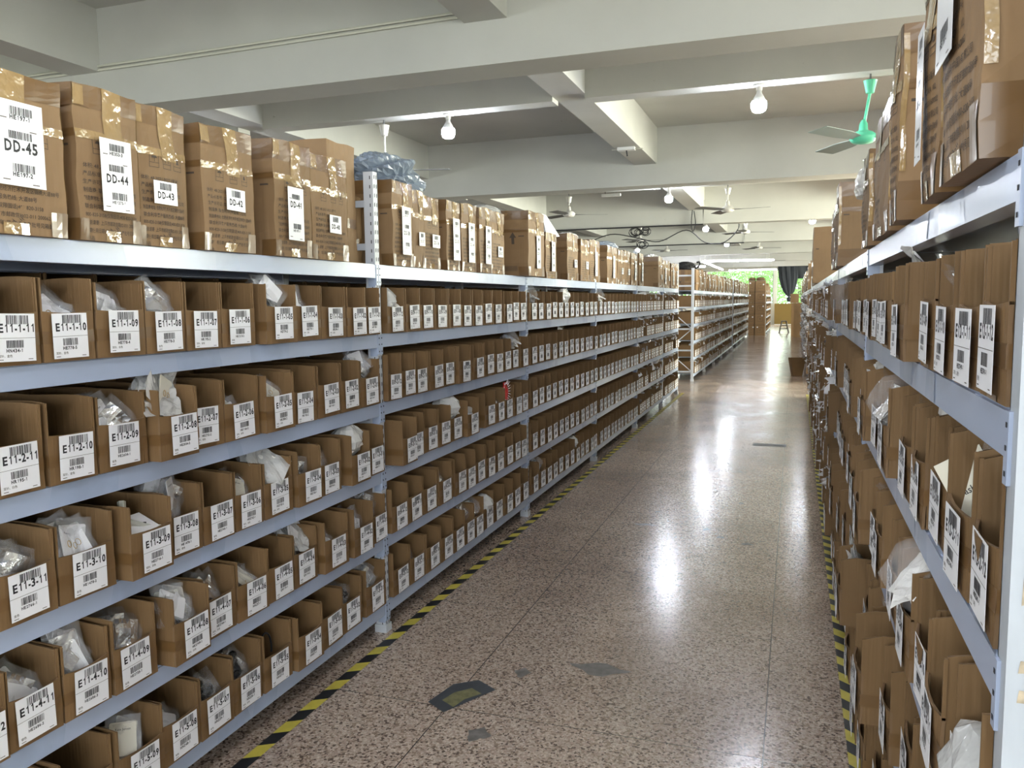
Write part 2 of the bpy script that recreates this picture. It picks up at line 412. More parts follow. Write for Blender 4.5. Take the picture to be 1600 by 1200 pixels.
wall_with_windows('wall_front', 'y', FY, LX, RX, fw)
for w_ in fw: window('y', FY, *w_, nx=5)

# ------------------------------------------------------------------ floor tape and marks
def hazard(name, x0, x1, ya, yb, pitch, slant, label):
    mb = MB(); y = ya; k = 0
    while y < yb:
        mb.add([(x0, y, .0008), (x1, y+slant, .0008), (x1, y+slant+pitch, .0008), (x0, y+pitch, .0008)], [(0, 1, 2, 3)], 'yellow_tape' if k % 2 else 'black_tape')
        y += pitch; k += 1
    tag(mb.obj(name), label, 'floor tape')
hazard('hazard_tape', -1.647, -1.598, .2, 12.7, .0805, .03, 'yellow and black hazard tape along the foot of the long rack of numbered boxes')
hazard('hazard_tape', .190, .238, .6, 12.9, .0745, -.042, 'yellow and black hazard tape under the bulging boxes of the narrow rack across the aisle')
mb = MB(); mb.quad([(-1.235, 2.575, .001), (-1.15, 2.52, .001), (-1.03, 2.735, .001), (-1.12, 2.79, .001), (-1.20, 2.73, .001)], 'patch')
o = tag(mb.obj('floor_sticker'), 'dark worn square sticker with an olive smear stuck on the terrazzo', 'sticker')
mb = MB(); mb.quad([(-1.19, 2.60, .0014), (-1.13, 2.565, .0014), (-1.115, 2.63, .0014), (-1.07, 2.69, .0014), (-1.12, 2.72, .0014), (-1.17, 2.67, .0014)], 'olive'); mb.obj('olive_smear', o)
mb = MB(); mb.box((-.365, 8.30, .0004), (-.05, 8.45, .0012), 'patch'); tag(mb.obj('floor_marker'), 'dark strip of tape lying across the aisle floor', 'floor tape')
for k, (x, y, a, b_) in enumerate(((-.70, 3.02, .11, .03), (-.9, 5.15, .07, .015), (-.50, 5.15, .022, .016), (-.40, 5.0, .022, .014), (-.33, 5.9, .02, .014), (-.40, 7.0, .02, .014), (-.98, 2.9, .03, .022), (-.98, 2.42, .04, .024), (-.24, 4.9, .035, .012), (-.86, 5.5, .02, .01))):
    mb = MB(); n_ = 14; mb.quad([(x+a*(1+.3*math.sin(3*t+k))*math.cos(t), y+b_*(1+.4*math.cos(4*t+k))*math.sin(t)*1.6, .0006) for t in (2*PI*q/n_ for q in range(n_))], 'scuff' if k in (0, 1, 6, 7) else 'dark_spot')
    tag(mb.obj('floor_stain'), 'grey scuffed stain on the terrazzo of the aisle', 'stain', 'grey scuffs on the aisle floor')

# ------------------------------------------------------------------ racks
LV = [1.615, 1.32, 1.025, .73, .435, .14]
def rack(label, xf, s, posts, tall, depth=.50, near=0, bare_end=False):
    """xf front plane, s = -1 depth towards -x, +1 towards +x"""
    r_ = thing('shelving_rack', label, 'rack', (xf, posts[0], 0))
    X = lambda d: s*d
    y00 = posts[0]
    def B(mb, d0, d1, y0, y1, z0, z1, mn):
        a, b_ = sorted((X(d0), X(d1))); mb.box((a, y0-y00, z0), (b_, y1-y00, z1), mn)
    for i, y in enumerate(posts):
        for d in (0, depth-.045):
            top = 2.0 if i in tall else LV[0]-.002
            mb = MB(); mn = 'worn_post' if (s > 0 and i == 0) else 'post_paint'
            # angle profile: aisle face plus side face
            B(mb, d, d+.045, y-.02, y-.017, 0, top, mn); B(mb, d, d+.003, y-.0169, y+.02, 0, top, mn)
            B(mb, d, d+.045, y+.017, y+.0199, 0, top, mn); B(mb, d+.042, d+.0449, y-.0169, y+.0169, 0, top, mn)
            if d == 0 and i < near and not (s > 0 and i == 0):
                z = .03; k = 0
                while z < top-.02:
                    fx = X(-.0008); sl = .004
                    for cy in (-.009, .009):
                        mb.quad([(fx, y-y00+cy-.0028, z), (fx, y-y00+cy+.0028, z+sl), (fx, y-y00+cy+.0028, z+sl+.016), (fx, y-y00+cy-.0028, z+.016)][::s*-1], 'slot')
                    sy = y-y00-.0208
                    mb.quad([(X(.012), sy, z), (X(.016), sy, z), (X(.016), sy, z+.014), (X(.012), sy, z+.014)], 'slot')
                    z += .038; k += 1
            B(mb, d-.006, d+.05, y-.026, y+.026, 0, .035, mn)
            mb.obj('post', r_)
        # end frame bars
        mb = MB()
        zs = [.17, .55, .93, 1.31, 1.69]+([1.87] if i in tall else [])
        for z in zs[:-1] if i not in tall else zs: B(mb, .045, depth-.045, y-.01, y+.01, z-.014, z+.014, 'post_paint')
        mb.obj('frame_bar', r_)
        mb = MB()
        for a, b_ in ((.17, .55), (.93, .55), (.93, 1.31)):
            mb.tube([(X(.03), y-y00, a), (X(depth-.03), y-y00, b_)], .009, 'post_paint', 6)
        mb.obj('cross_brace', r_)
    for i in range(len(posts)-1):
        a, b_ = posts[i]+.02, posts[i+1]-.02
        for z in LV:
            for d, nm in ((-.002, 'beam'), (depth-.038, 'beam')):
                mb = MB()
                B(mb, d, d+.04, a, b_, z-.058, z-.004, 'beam_paint'); B(mb, d+.006, d+.04, a, b_, z-.0045, z, 'beam_paint')
                if d < 0 and i < near:      # bracket plates hooked on the posts
                    for q0, q1 in ((a-.018, a+.0), (b_, b_+.018)):
                        B(mb, -.0045, .0, q0, q1, z-.088, z-.002, 'beam_paint')
                    B(mb, .0, .034, b_-.002, b_+.0, z-.095, z-.058, 'beam_paint'); B(mb, .0, .034, a, a+.002, z-.095, z-.058, 'beam_paint')
                    for zz in (-.018, -.045, -.075):
                        for q in (a-.009, b_+.009):
                            mb.box((X(-.0052) if s > 0 else .0046, q-y00-.003, z+zz-.003), (X(-.0046) if s > 0 else .0052, q-y00+.003, z+zz+.003), 'slot')
                if d < 0 and i < min(near, 3):   # see-through tape left on the beam face
                    for q in range(3):
                        c_ = rng.uniform(a+.1, b_-.25); fx = X(-.0024-.0003*q); w_ = rng.uniform(.06, .22)
                        mb.quad([(fx, c_-y00, z-.056), (fx, c_-y00+w_, z-.056), (fx, c_-y00+w_+rng.uniform(-.02, .02), z-.006), (fx, c_-y00+rng.uniform(-.02, .02), z-.006)][::-s], 'beam_tape')
                mb.obj('beam', r_)
            mb = MB(); B(mb, .036, depth-.038, a, b_, z-.014, z-.002, 'board_steel'); B(mb, .036, depth-.038, a, b_, z-.0165, z-.0141, 'shaded_steel')  # thin dark sheet below the board carries painted shade
            mb.obj('shelf_board', r_)
    return r_
PA = [1.08, 3.11, 5.14, 7.14, 9.16, 11.1, 12.62]
XA, XR = -1.68, .238
rack('long pale steel rack of numbered open boxes, cartons DD-45 to DD-41 on top', XA, -1, PA, {0, 1, 4, 6}, near=5)
rack('pale steel rack behind the long rack, back to back with it', XA-.53, -1, PA, {0, 1, 4, 6})
PR = [1.05, 3.08, 5.1, 7.1, 9.1, 11.1, 12.6]
rack('pale steel rack of boxes marked E12, worn white post closest to the camera', XR, 1, PR, {0, 2, 6}, near=3)
PB = [14.66, 16.7, 18.7, 20.7, 22.7, 24.0]
o = [c_ for c_ in bpy.data.objects if c_.name.startswith('shelving_rack')][2]
mb = MB()
for z0, z1, y0_ in ((1.02, 1.035, .004), (.985, 1.0, 0), (1.10, 1.16, .01)):
    mb.quad([(.012, -.0206, z0), (.043, -.0206, z0+y0_), (.043, -.0206, z1), (.014, -.0206, z1)], 'tape_residue')
mb.obj('tape_residue', o)
rack('pale steel rack beyond the gap, black bag with a tail on its end carton', XA, -1, PB, {0})
PC = [24.75, 26.8, 28.8, 30.8, 33.0]
rack('short steel rack between the far braced rack and the stacked cartons', XA-.02, -1, PC, {0})
PD = [14.9, 17, 19, 21, 23, 25]
rack('steel rack on the window side beyond the gap in the narrow row', XR+.02, 1, PD, {0})
PE = [25.6, 27.7, 29.8, 31.6]
rack('last steel rack on the window side before the sunlit tan board', XR+.02, 1, PE, {0})
PF = [34.3, 36.4, 38.5, 40.6]
rack('dark loaded rack behind the stacked cartons near the windows', -1.08, -1, PF, set())

# ------------------------------------------------------------------ open boxes (parts bins)
def wob(x, y, z, s=0, a=.0025):
    return a*(math.sin(23*x+17*y+9*z+s)+math.sin(31*z+13*y+2.1*s)+.6*math.sin(57*y+41*z+s))
def bin_meshes(w, v):
    """an open box w wide: low front, tall sides and back. local: front at x=0 facing +x"""
    r2_ = random.Random(int(w*1000)*10+v)
    d, hs, hf = .42, .200+r2_.uniform(-.006, .006), .122+r2_.uniform(-.005, .006)
    th = .005; mb = MB(); h = w/2; ph = r2_.uniform(0, 6)
    if v >= 4: hs = .222+r2_.uniform(-.006, .006)
    bow = r2_.uniform(.002, .007)*(1.8 if v >= 4 else 1); cut = r2_.choice((.001, .003, .002)) if v < 4 else .010
    # front
    mb.sheet(lambda a, b_: (bow*math.sin(PI*a)*b_+wob(0, a*w, b_*hf, ph, .0008)-.001, -h+w*a, b_*(hf-.005*math.sin(PI*a))), 6, 4, (-th, 0, 0), 'cardboard', 'board_edge')
    # sides
    for sg in (-1, 1):
        lean = r2_.uniform(-.003, .004)
        def S(a, b_, sg=sg, lean=lean):
            x = -.0062-(d-.012)*a
            top = hs+.002*math.sin(9*a+ph)
            if a < .05: top -= cut*(1-a/.05) if v < 4 else cut*(1-a/.05)**2
            return (x, sg*(h-.0002)+lean*sg*b_*min(1, 1)*0-sg*.003*abs(math.sin(5*a+ph))*b_, b_*top)
        mb.sheet(S, 10, 4, (0, -sg*th, 0), 'cardboard', 'board_edge')
    # corner strips join the front to the sides (front folds round)
    for sg in (-1, 1):
        y0, y1 = sorted((sg*h, sg*(h-.0045)))
        mb.box((-.0065, y0, hf-.004), (-.001, y1, hs-cut), 'cardboard')
    mb.sheet(lambda a, b_: (-d+.001+wob(0, a*w, b_, ph, .001), -h+.006+(w-.012)*a, b_*(hs+.002*math.sin(7*a+ph))), 4, 4, (th, 0, 0), 'cardboard', 'board_edge')
    mb.box((-d+.004, -h+.004, 0), (-.004, h-.004, .004), 'cardboard')
    body = mb.mesh('box_body')
    # packing tape: band round the middle of the front and back along the sides, and a stub at the base
    t = MB(); z0 = .044; z1 = z0+.030
    fo = lambda y, z: bow*math.sin(PI*(y+h)/w)*(z/hf)+wob(0, y+h, z, ph, .0008)-.001+.0008
    ys = [-h+w*k/6 for k in range(7)]
    for k in range(6):
        t.quad([(fo(ys[k], z0), ys[k], z0), (fo(ys[k+1], z0), ys[k+1], z0), (fo(ys[k+1], z1), ys[k+1], z1), (fo(ys[k], z1), ys[k], z1)], 'tape')
    for sg in (-1, 1):
        q = [(.0, sg*(h+.0009), z0), (-.40, sg*(h+.0009), z0), (-.40, sg*(h+.0009), z1), (.0, sg*(h+.0009), z1)]
        t.quad(q if sg < 0 else q, 'tape')
    for a, b_ in ((.0005, .008),):
        t.quad([(fo(0, a)+.0006, -.03, a), (fo(0, a)+.0006, .03, a), (fo(0, b_)+.0006, .03, b_), (fo(0, b_)+.0006, -.03, b_)], 'tape')
    return body, t.mesh('packing_tape'), hf
BM = {}
def bin_mesh(w, v):
    k = (round(w, 2), v)
    if k not in BM: BM[k] = bin_meshes(k[0], v)
    return BM[k]
def barcode(mb, cy, z0, z1, w, seed, x, mn='ink'):
    r2_ = random.Random(seed); y = -w/2
    while y < w/2:
        b_ = r2_.choice((.0008, .0012, .002, .0026))*w/.05; g = r2_.choice((.0008, .001, .0018))*w/.05
        mb.quad([(x, cy+y, z0), (x, cy+min(y+b_, w/2), z0), (x, cy+min(y+b_, w/2), z1), (x, cy+y, z1)], mn); y += b_+g
LW, LH = .100, .108
def label_mesh(code, he, seed, fine=True):
    r2_ = random.Random(seed); mb = MB(); w = LW; x = .0006
    mb.box((0, -w/2, 0), (x, w/2, LH), 'label'); x += .0003
    zt = LH
    barcode(mb, .006, zt-.024, zt-.004, w*.55, seed, x)
    put_text(mb, code, 'B:', (x, .003, zt-.042), (0, 1, 0), (0, 0, 1.17), width=w*.88)
    mb.quad([(x, -w/2, .0525), (x, w/2, .0525), (x, w/2, .0533), (x, -w/2, .0533)], 'print_ink')
    if fine:
        barcode(mb, -.002, .031, .048, w*.42, seed+5, x)
        put_text(mb, he, 'S:', (x, -.004, .021), (0, 1, 0), (0, 0, 1), width=w*.40)
        put_text(mb, r2_.choice(('银色', '金色', '耳针、白色', '耳针、金色')), 'S:', (x, -w*.44, .0105), (0, 1, 0), (0, 0, 1), height=.005, mn='print_ink', align='l')
        for a in (-.044, .03): mb.quad([(x, a, .004), (x, a+.012, .004), (x, a+.012, .0055), (x, a, .0055)], 'print_ink')
    else:
        barcode(mb, 0, .022, .046, w*.5, seed+5, x)
    return mb.mesh('paper_label')
def add_bin(x, y, z, w, code, he, lab, grp, dl=0, face=-1, v=None, seed=0, fine=True, tilt=0):
    """face=-1: stands on the long rack (fronts towards +x); face=+1: on the opposite rack"""
    v = rng.randrange(4)+(4 if face > 0 and z < 1.3 else 0) if v is None else v
    body, tape, hf = bin_mesh(w, v)
    rz = tilt+(0 if face < 0 else PI)
    t = thing('storage_box', lab, 'box', (x, y, z), rz, grp)
    mk('box_body', body, t); mk('packing_tape', tape, t)
    if code:
        lo = mk('paper_label', label_mesh(code, he, seed, fine), t)
        lo.location = (.0078, dl, hf-LH-.004+rng.uniform(-.002, .003)); lo.rotation_euler = (rng.uniform(-.03, .03), 0, 0)
    return t
from_px = {}
def y_on(u, v, x):                      # y of the measured picture point on an upright plane
    d = M @ np.array([u-800, 600-v, F]); return d[1]*x/d[0]
VR = {1: 520, 2: 700, 3: 880, 4: 1040, 5: 1080}
# label edges measured along each shelf (E11, then E09)
E11 = {1: [(-6, 48), (81, 136), (167, 217), (242, 284), (298, 340), (355, 391), (419, 450), (468, 497), (510, 535), (549, 571), (575, 594)],
       2: [(0, 61), (91, 147), (169, 217), (250, 293), (303, 338), (363, 396), (418, 449), (462, 488), (505, 529), (538, 559), (571, 591)],
       3: [(10, 73), (109, 164), (205, 249), (266, 308), (325, 362), (374, 406), (420, 450), (470, 496), (504, 528), (550, 570), (577, 598)],
       4: [(-60, 4), (26, 84), (112, 166), (185, 231), (270, 310), (323, 360), (380, 414), (427, 458), (464, 493), (511, 534), (554, 574), (583, 605)],
       5: [(-60, -1), (20, 78), (115, 165), (196, 243), (266, 306), (320, 357), (374, 406), (421, 450), (469, 495), (508, 533), (541, 562), (578, 602)]}
E11V = {1: lambda u: 520, 2: lambda u: 760-.26*u, 3: lambda u: 950-.40*u, 4: lambda u: 1128-.51*u, 5: lambda u: 1345-.71*u}
E09c = {1: [(190, 272), (330, 420), (465, 548), (588, 662), (720, 790), (828, 892), (920, 980), (1008, 1068), (1100, 1158), (1202, 1252), (1262, 1307), (1330, 1383)],
        2: [(165, 245), (305, 385), (398, 485), (547, 638), (662, 742), (787, 867), (932, 998), (1028, 1086), (1120, 1170), (1195, 1248), (1268, 1308), (1345, 1395)],
        3: [(262, 328), (368, 462), (510, 588), (617, 692), (735, 810), (858, 922), (1040, 1105), (1135, 1190), (1205, 1258), (1288, 1338), (1350, 1402)],
        4: [(208, 300), (348, 436), (485, 571), (626, 708), (772, 845), (862, 925), (955, 1018), (1042, 1098), (1125, 1188), (1210, 1256), (1285, 1328), (1340, 1390)],
        5: [(228, 329), (371, 459), (517, 594), (642, 716), (754, 820), (848, 910), (931, 992), (1031, 1088), (1120, 1175), (1206, 1260), (1280, 1329), (1360, 1408)]}
OUT = {('E11', 1, 5): .02, ('E11', 2, 8): .035, ('E11', 2, 5): .02, ('E11', 3, 9): .035, ('E11', 3, 2): .02, ('E11', 3, 4): .012, ('E11', 4, 8): .035, ('E11', 4, 3): .015,
       ('E11', 4, 2): .02, ('E11', 5, 4): .015, ('E11', 5, 9): .01, ('E09', 3, 12): .035, ('E09', 3, 7): .02, ('E09', 2, 7): .012}
shelf_name = {1: 'top', 2: 'second', 3: 'third', 4: 'fourth', 5: 'bottom'}
PLACED = {}                             # (rack, row, no) -> (x, y, z, w, face)
def row_from_centres(rk, row, nos, cen, lo, hi, xf, face):
    for i, (no, c) in enumerate(zip(nos, cen)):
        prev = (cen[i-1]+c)/2 if i else c-.085
        nxt = (cen[i+1]+c)/2 if i+1 < len(cen) else c+.085
        if rk == 'E12' and i: prev = max(prev, c-.09)
        prev = max(prev, lo, c-.088); nxt = min(nxt, hi, c+.088)
        w = max(.118, math.floor((nxt-prev-.003)*100)/100); yc = min(max((prev+nxt)/2, c-.02), c+.02)
        w = min(w, .17)
        out = OUT.get((rk, row, no), rng.uniform(-.004, .004))
        x = (XA+.018+out) if face < 0 else (XR-.004-rng.choice((0, .005, .01, .02, .035, .05)))
        PLACED[(rk, row, no)] = (x, yc, LV[row], w, face, (c-yc)*(1 if face < 0 else -1))
for row in range(1, 6):
    nos = LC[row]; cen = [(y_on(a, E11V[row](a), XA+.02)+y_on(b_, E11V[row](b_), XA+.02))/2 for a, b_ in E11[row]]
    row_from_centres('E11', row, nos, cen, 1.10, 3.09, XA, -1)
    ns = list(range(12, 0, -1)) if row != 3 else [12, 11, 10, 9, 8, 7, 5, 4, 3, 2, 1]
    vv = {1: 500, 2: 590, 3: 680, 4: 760, 5: 850}[row]
    cen = [(y_on(580+a/5.714, vv, XA+.02)+y_on(580+b_/5.714, vv, XA+.02))/2 for a, b_ in E09c[row]]
    row_from_centres('E09', row, ns, cen, 3.135, 5.12, XA, -1)
    for rk, a, b_ in (('E07', 5.16, 7.12), ('E05', 7.16, 9.14)):
        step = (b_-a)/12; cen = [a+step*(k+.5)+rng.uniform(-.006, .006) for k in range(12)]
        row_from_centres(rk, row, list(range(12, 0, -1)), cen, a, b_, XA, -1)
# the opposite rack: near edge, far edge, front plane of every box
E12 = {1: {12: (1.08, 1.235, .236), 11: (1.238, 1.395, .236), 10: (1.43, 1.575, .234), 9: (1.58, 1.735, .230), 8: (1.80, 1.98, .207), 7: (2.20, 2.36, .222), 6: (2.365, 2.52, .226), 5: (2.53, 2.68, .228), 4: (2.70, 2.85, .222), 3: (2.88, 3.03, .230)},
       2: {12: (1.08, 1.235, .238), 11: (1.24, 1.41, .234), 9: (1.47, 1.615, .242), 8: (1.62, 1.77, .230), 7: (1.81, 1.97, .230), 6: (2.07, 2.25, .212), 5: (2.40, 2.56, .225), 4: (2.60, 2.76, .20), 3: (2.85, 3.0, .225)},
       3: {12: (1.08, 1.235, .226), 11: (1.25, 1.41, .212), 10: (1.43, 1.60, .226), 9: (1.62, 1.79, .216), 8: (1.87, 2.03, .222), 7: (2.15, 2.31, .215), 6: (2.34, 2.50, .225), 5: (2.53, 2.69, .19), 4: (2.71, 2.86, .225), 3: (2.88, 3.03, .20)},
       4: {12: (1.09, 1.24, .235), 11: (1.26, 1.42, .236), 10: (1.46, 1.62, .225), 9: (1.66, 1.82, .236), 8: (1.85, 2.0, .213), 7: (2.02, 2.19, .166), 6: (2.25, 2.41, .21), 5: (2.44, 2.60, .22), 4: (2.64, 2.80, .152), 3: (2.86, 3.02, .21)},
       5: {10: (1.50, 1.66, .23), 9: (1.69, 1.85, .225), 8: (1.88, 2.04, .22), 7: (2.08, 2.24, .225), 6: (2.26, 2.42, .20), 5: (2.48, 2.64, .195), 4: (2.70, 2.85, .21), 3: (2.88, 3.03, .20)}}
for row, dct in E12.items():
    for no, (a, b_, x) in dct.items():
        PLACED[('E12', row, no)] = (x, (a+b_)/2, LV[row], math.floor((b_-a)*100+.01)/100, 1, rng.uniform(-.008, .012))
for row in (1, 2, 3, 4):
    cen = [3.20+.170*k+rng.uniform(-.012, .012) for k in range(11)]
    row_from_centres('E10', row, list(range(11, 0, -1)), cen, 3.11, 5.08, XR, 1)
shelfw = {1: 'topmost shelf of boxes', 2: 'second shelf down', 3: 'third shelf down', 4: 'fourth shelf down', 5: 'lowest shelf'}
shelfs = {1: 'topmost box shelf', 2: 'second shelf down', 3: 'third shelf down', 4: 'fourth shelf down', 5: 'lowest shelf'}
bayw = {'E07': 'third bay of long rack', 'E05': 'fourth bay of long rack', 'E10': 'second bay of narrow rack'}
cnt = 0
for (rk, row, no), (x, y, z, w, face, dl) in PLACED.items():
    code = '%s-%d-%02d' % (rk, row, no)
    if rk == 'E11': he = HE['E11-%d' % row].split()[LC[row].index(no)]
    else: he = rng.choice(small[:40])
    if not he.startswith(('H', 'Q')): he = 'HE778-5'
    if rk in ('E11', 'E09', 'E12'): lab = 'open brown cardboard box labelled %s on the %s' % (code, shelfw[row]); grp = 'open boxes marked %s' % rk
    else:
        k = 13-no if rk != 'E10' else 12-no
        lab = 'open box, %s from camera end, %s, %s' % (ORD[k], shelfs[row], bayw[rk]); grp = 'open boxes in the %s' % bayw[rk]
    add_bin(x, y, z, w, code, he, lab, grp, dl, face, seed=sum(map(ord, code))*7+no, fine=rk in ('E11', 'E12', 'E09'), tilt=rng.uniform(-.012, .012) if rk != 'E12' else rng.uniform(-.03, .03))
    cnt += 1

# the boxes too many and too far to build singly
def far_bins(name, label, spans, xf, face, rows=range(1, 6), step=.158, with_label=True, hgt=.20):
    mb = MB()
    for a, b_ in spans:
        for row in rows:
            y = a+.03
            while y+step < b_:
                w = step-.008; z = LV[row]; o_ = rng.uniform(-.006, .008)
                if rng.random() < .04: y += step; continue
                o_ = rng.uniform(.0, .05) if face > 0 else o_; x0 = xf-face*((.018 if face < 0 else 0)+o_) ; s = face
                hf = .12 if hgt < .21 else .2; hs = hgt+rng.uniform(-.008, .004); dd = .42
                def bx(d0, d1, p0, p1, z0, z1, mn):
                    q, r_ = sorted((x0+s*d0, x0+s*d1)); mb.box((q, p0, z0), (r_, p1, z1), mn)
                bx(0, .006, y, y+w, z, z+hf, 'cardboard'); bx(.006, dd, y, y+.005, z, z+hs, 'cardboard'); bx(.006, dd, y+w-.005, y+w, z, z+hs, 'cardboard')
                bx(dd-.006, dd, y+.005, y+w-.005, z, z+hs, 'cardboard'); bx(.006, dd, y+.005, y+w-.005, z, z+.004, 'cardboard')
                if with_label:
                    lw = .095; c = y+w/2+rng.uniform(-.01, .01); xo = x0-s*.0012
                    bx(-.0012, 0, c-lw/2, c+lw/2, z+.01, z+.112, 'label')
                    for z0, z1, ww in ((.088, .108, .5), (.068, .080, .75), (.03, .048, .4), (.022, .027, .5)):
                        bx(-.0018, -.0013, c-lw*ww/2, c+lw*ww/2, z+z0, z+z1, 'ink' if z0 in (.068,) else 'print_ink')
                y += step
    o = mb.obj(name); tag(o, label, 'boxes', kind='stuff'); return o
far_bins('storage_boxes', 'rows of open labelled boxes in the last bays of the long rack', [(9.18, 11.08), (11.12, 12.6)], XA, -1)
far_bins('storage_boxes', 'open labelled boxes filling the braced rack beyond the gap', [(p+.02, q-.02) for p, q in zip(PB, PB[1:])], XA, -1)
far_bins('storage_boxes', 'open labelled boxes filling the short rack before the stacked cartons', [(p+.02, q-.02) for p, q in zip(PC, PC[1:])], XA-.02, -1)
far_bins('storage_boxes', 'open boxes along the far bays of the narrow rack', [(p+.02, q-.02) for p, q in zip(PR[2:], PR[3:])], XR-.01, 1)
far_bins('storage_boxes', 'open boxes on the lowest shelf of the second bay of the narrow rack', [(PR[1]+.03, PR[2]-.02)], XR-.01, 1, rows=[5])
far_bins('storage_boxes', 'open boxes of the window side racks beyond the gap', [(p+.02, q-.02) for p, q in list(zip(PD, PD[1:]))+list(zip(PE, PE[1:]))], XR+.02, 1)
far_bins('storage_boxes', 'dark loaded boxes on the rack by the far windows', [(p+.02, q-.02) for p, q in zip(PF, PF[1:])], -1.08, -1, with_label=False)
far_bins('storage_boxes', 'backs of the boxes on the rack behind the long rack', [(p+.02, q-.02) for p, q in zip(PA, PA[1:])], XA-.535, -1, with_label=False, step=.20, hgt=.262)

# ------------------------------------------------------------------ closed cartons on top
def box_surface(w, d, h, ph, amp):
    """a worn carton's skin: (face, a, b, lift) -> point; local front at x=0, y centred, base z=0"""
    def D(x, y, z):
        k = (z/h)
        bul = .010*math.sin(PI*max(0, min(1, (y+w/2)/w)))*math.sin(PI*k)
        dx = wob(x, y*1.3, z, ph, amp)+bul*(1 if x > -d/2 else -1)
        dy = wob(y, x, z*1.2, ph+2, amp)+.006*math.sin(PI*(x+d)/d)*math.sin(PI*k)*(1 if y > 0 else -1)
        dz = (wob(x, z, y, ph+4, amp*1.6)-.012*math.sin(PI*(x+d)/d)*math.sin(PI*(y+w/2)/w)*math.cos(ph)) if k > .85 else 0
        return x+dx, y+dy, z+dz
    def P(face, a, b_, l=0):
        if face == 'f': q = (0, -w/2+w*a, h*b_); p = D(*q); return (p[0]+l, p[1], p[2])
        if face == 'b': q = (-d, w/2-w*a, h*b_); p = D(*q); return (p[0]-l, p[1], p[2])
        if face == 'l': q = (-d+d*a, -w/2, h*b_); p = D(*q); return (p[0], p[1]-l, p[2])
        if face == 'r': q = (-d*a, w/2, h*b_); p = D(*q); return (p[0], p[1]+l, p[2])
        if face == 't': q = (-d+d*b_, -w/2+w*a, h); p = D(*q); return (p[0], p[1], p[2]+l)
        q = (-d+d*b_, w/2-w*a, 0); p = D(*q); return (p[0], p[1], p[2])
    return P
def patch(mb, P, face, a0, a1, b0, b1, l, mn, n=4, m=3):
    vs = [P(face, a0+(a1-a0)*i/n, b0+(b1-b0)*j/m, l) for j in range(m+1) for i in range(n+1)]
    mb.add(vs, [(j*(n+1)+i, j*(n+1)+i+1, (j+1)*(n+1)+i+1, (j+1)*(n+1)+i) for j in range(m) for i in range(n)], mn)
CMESH = {}
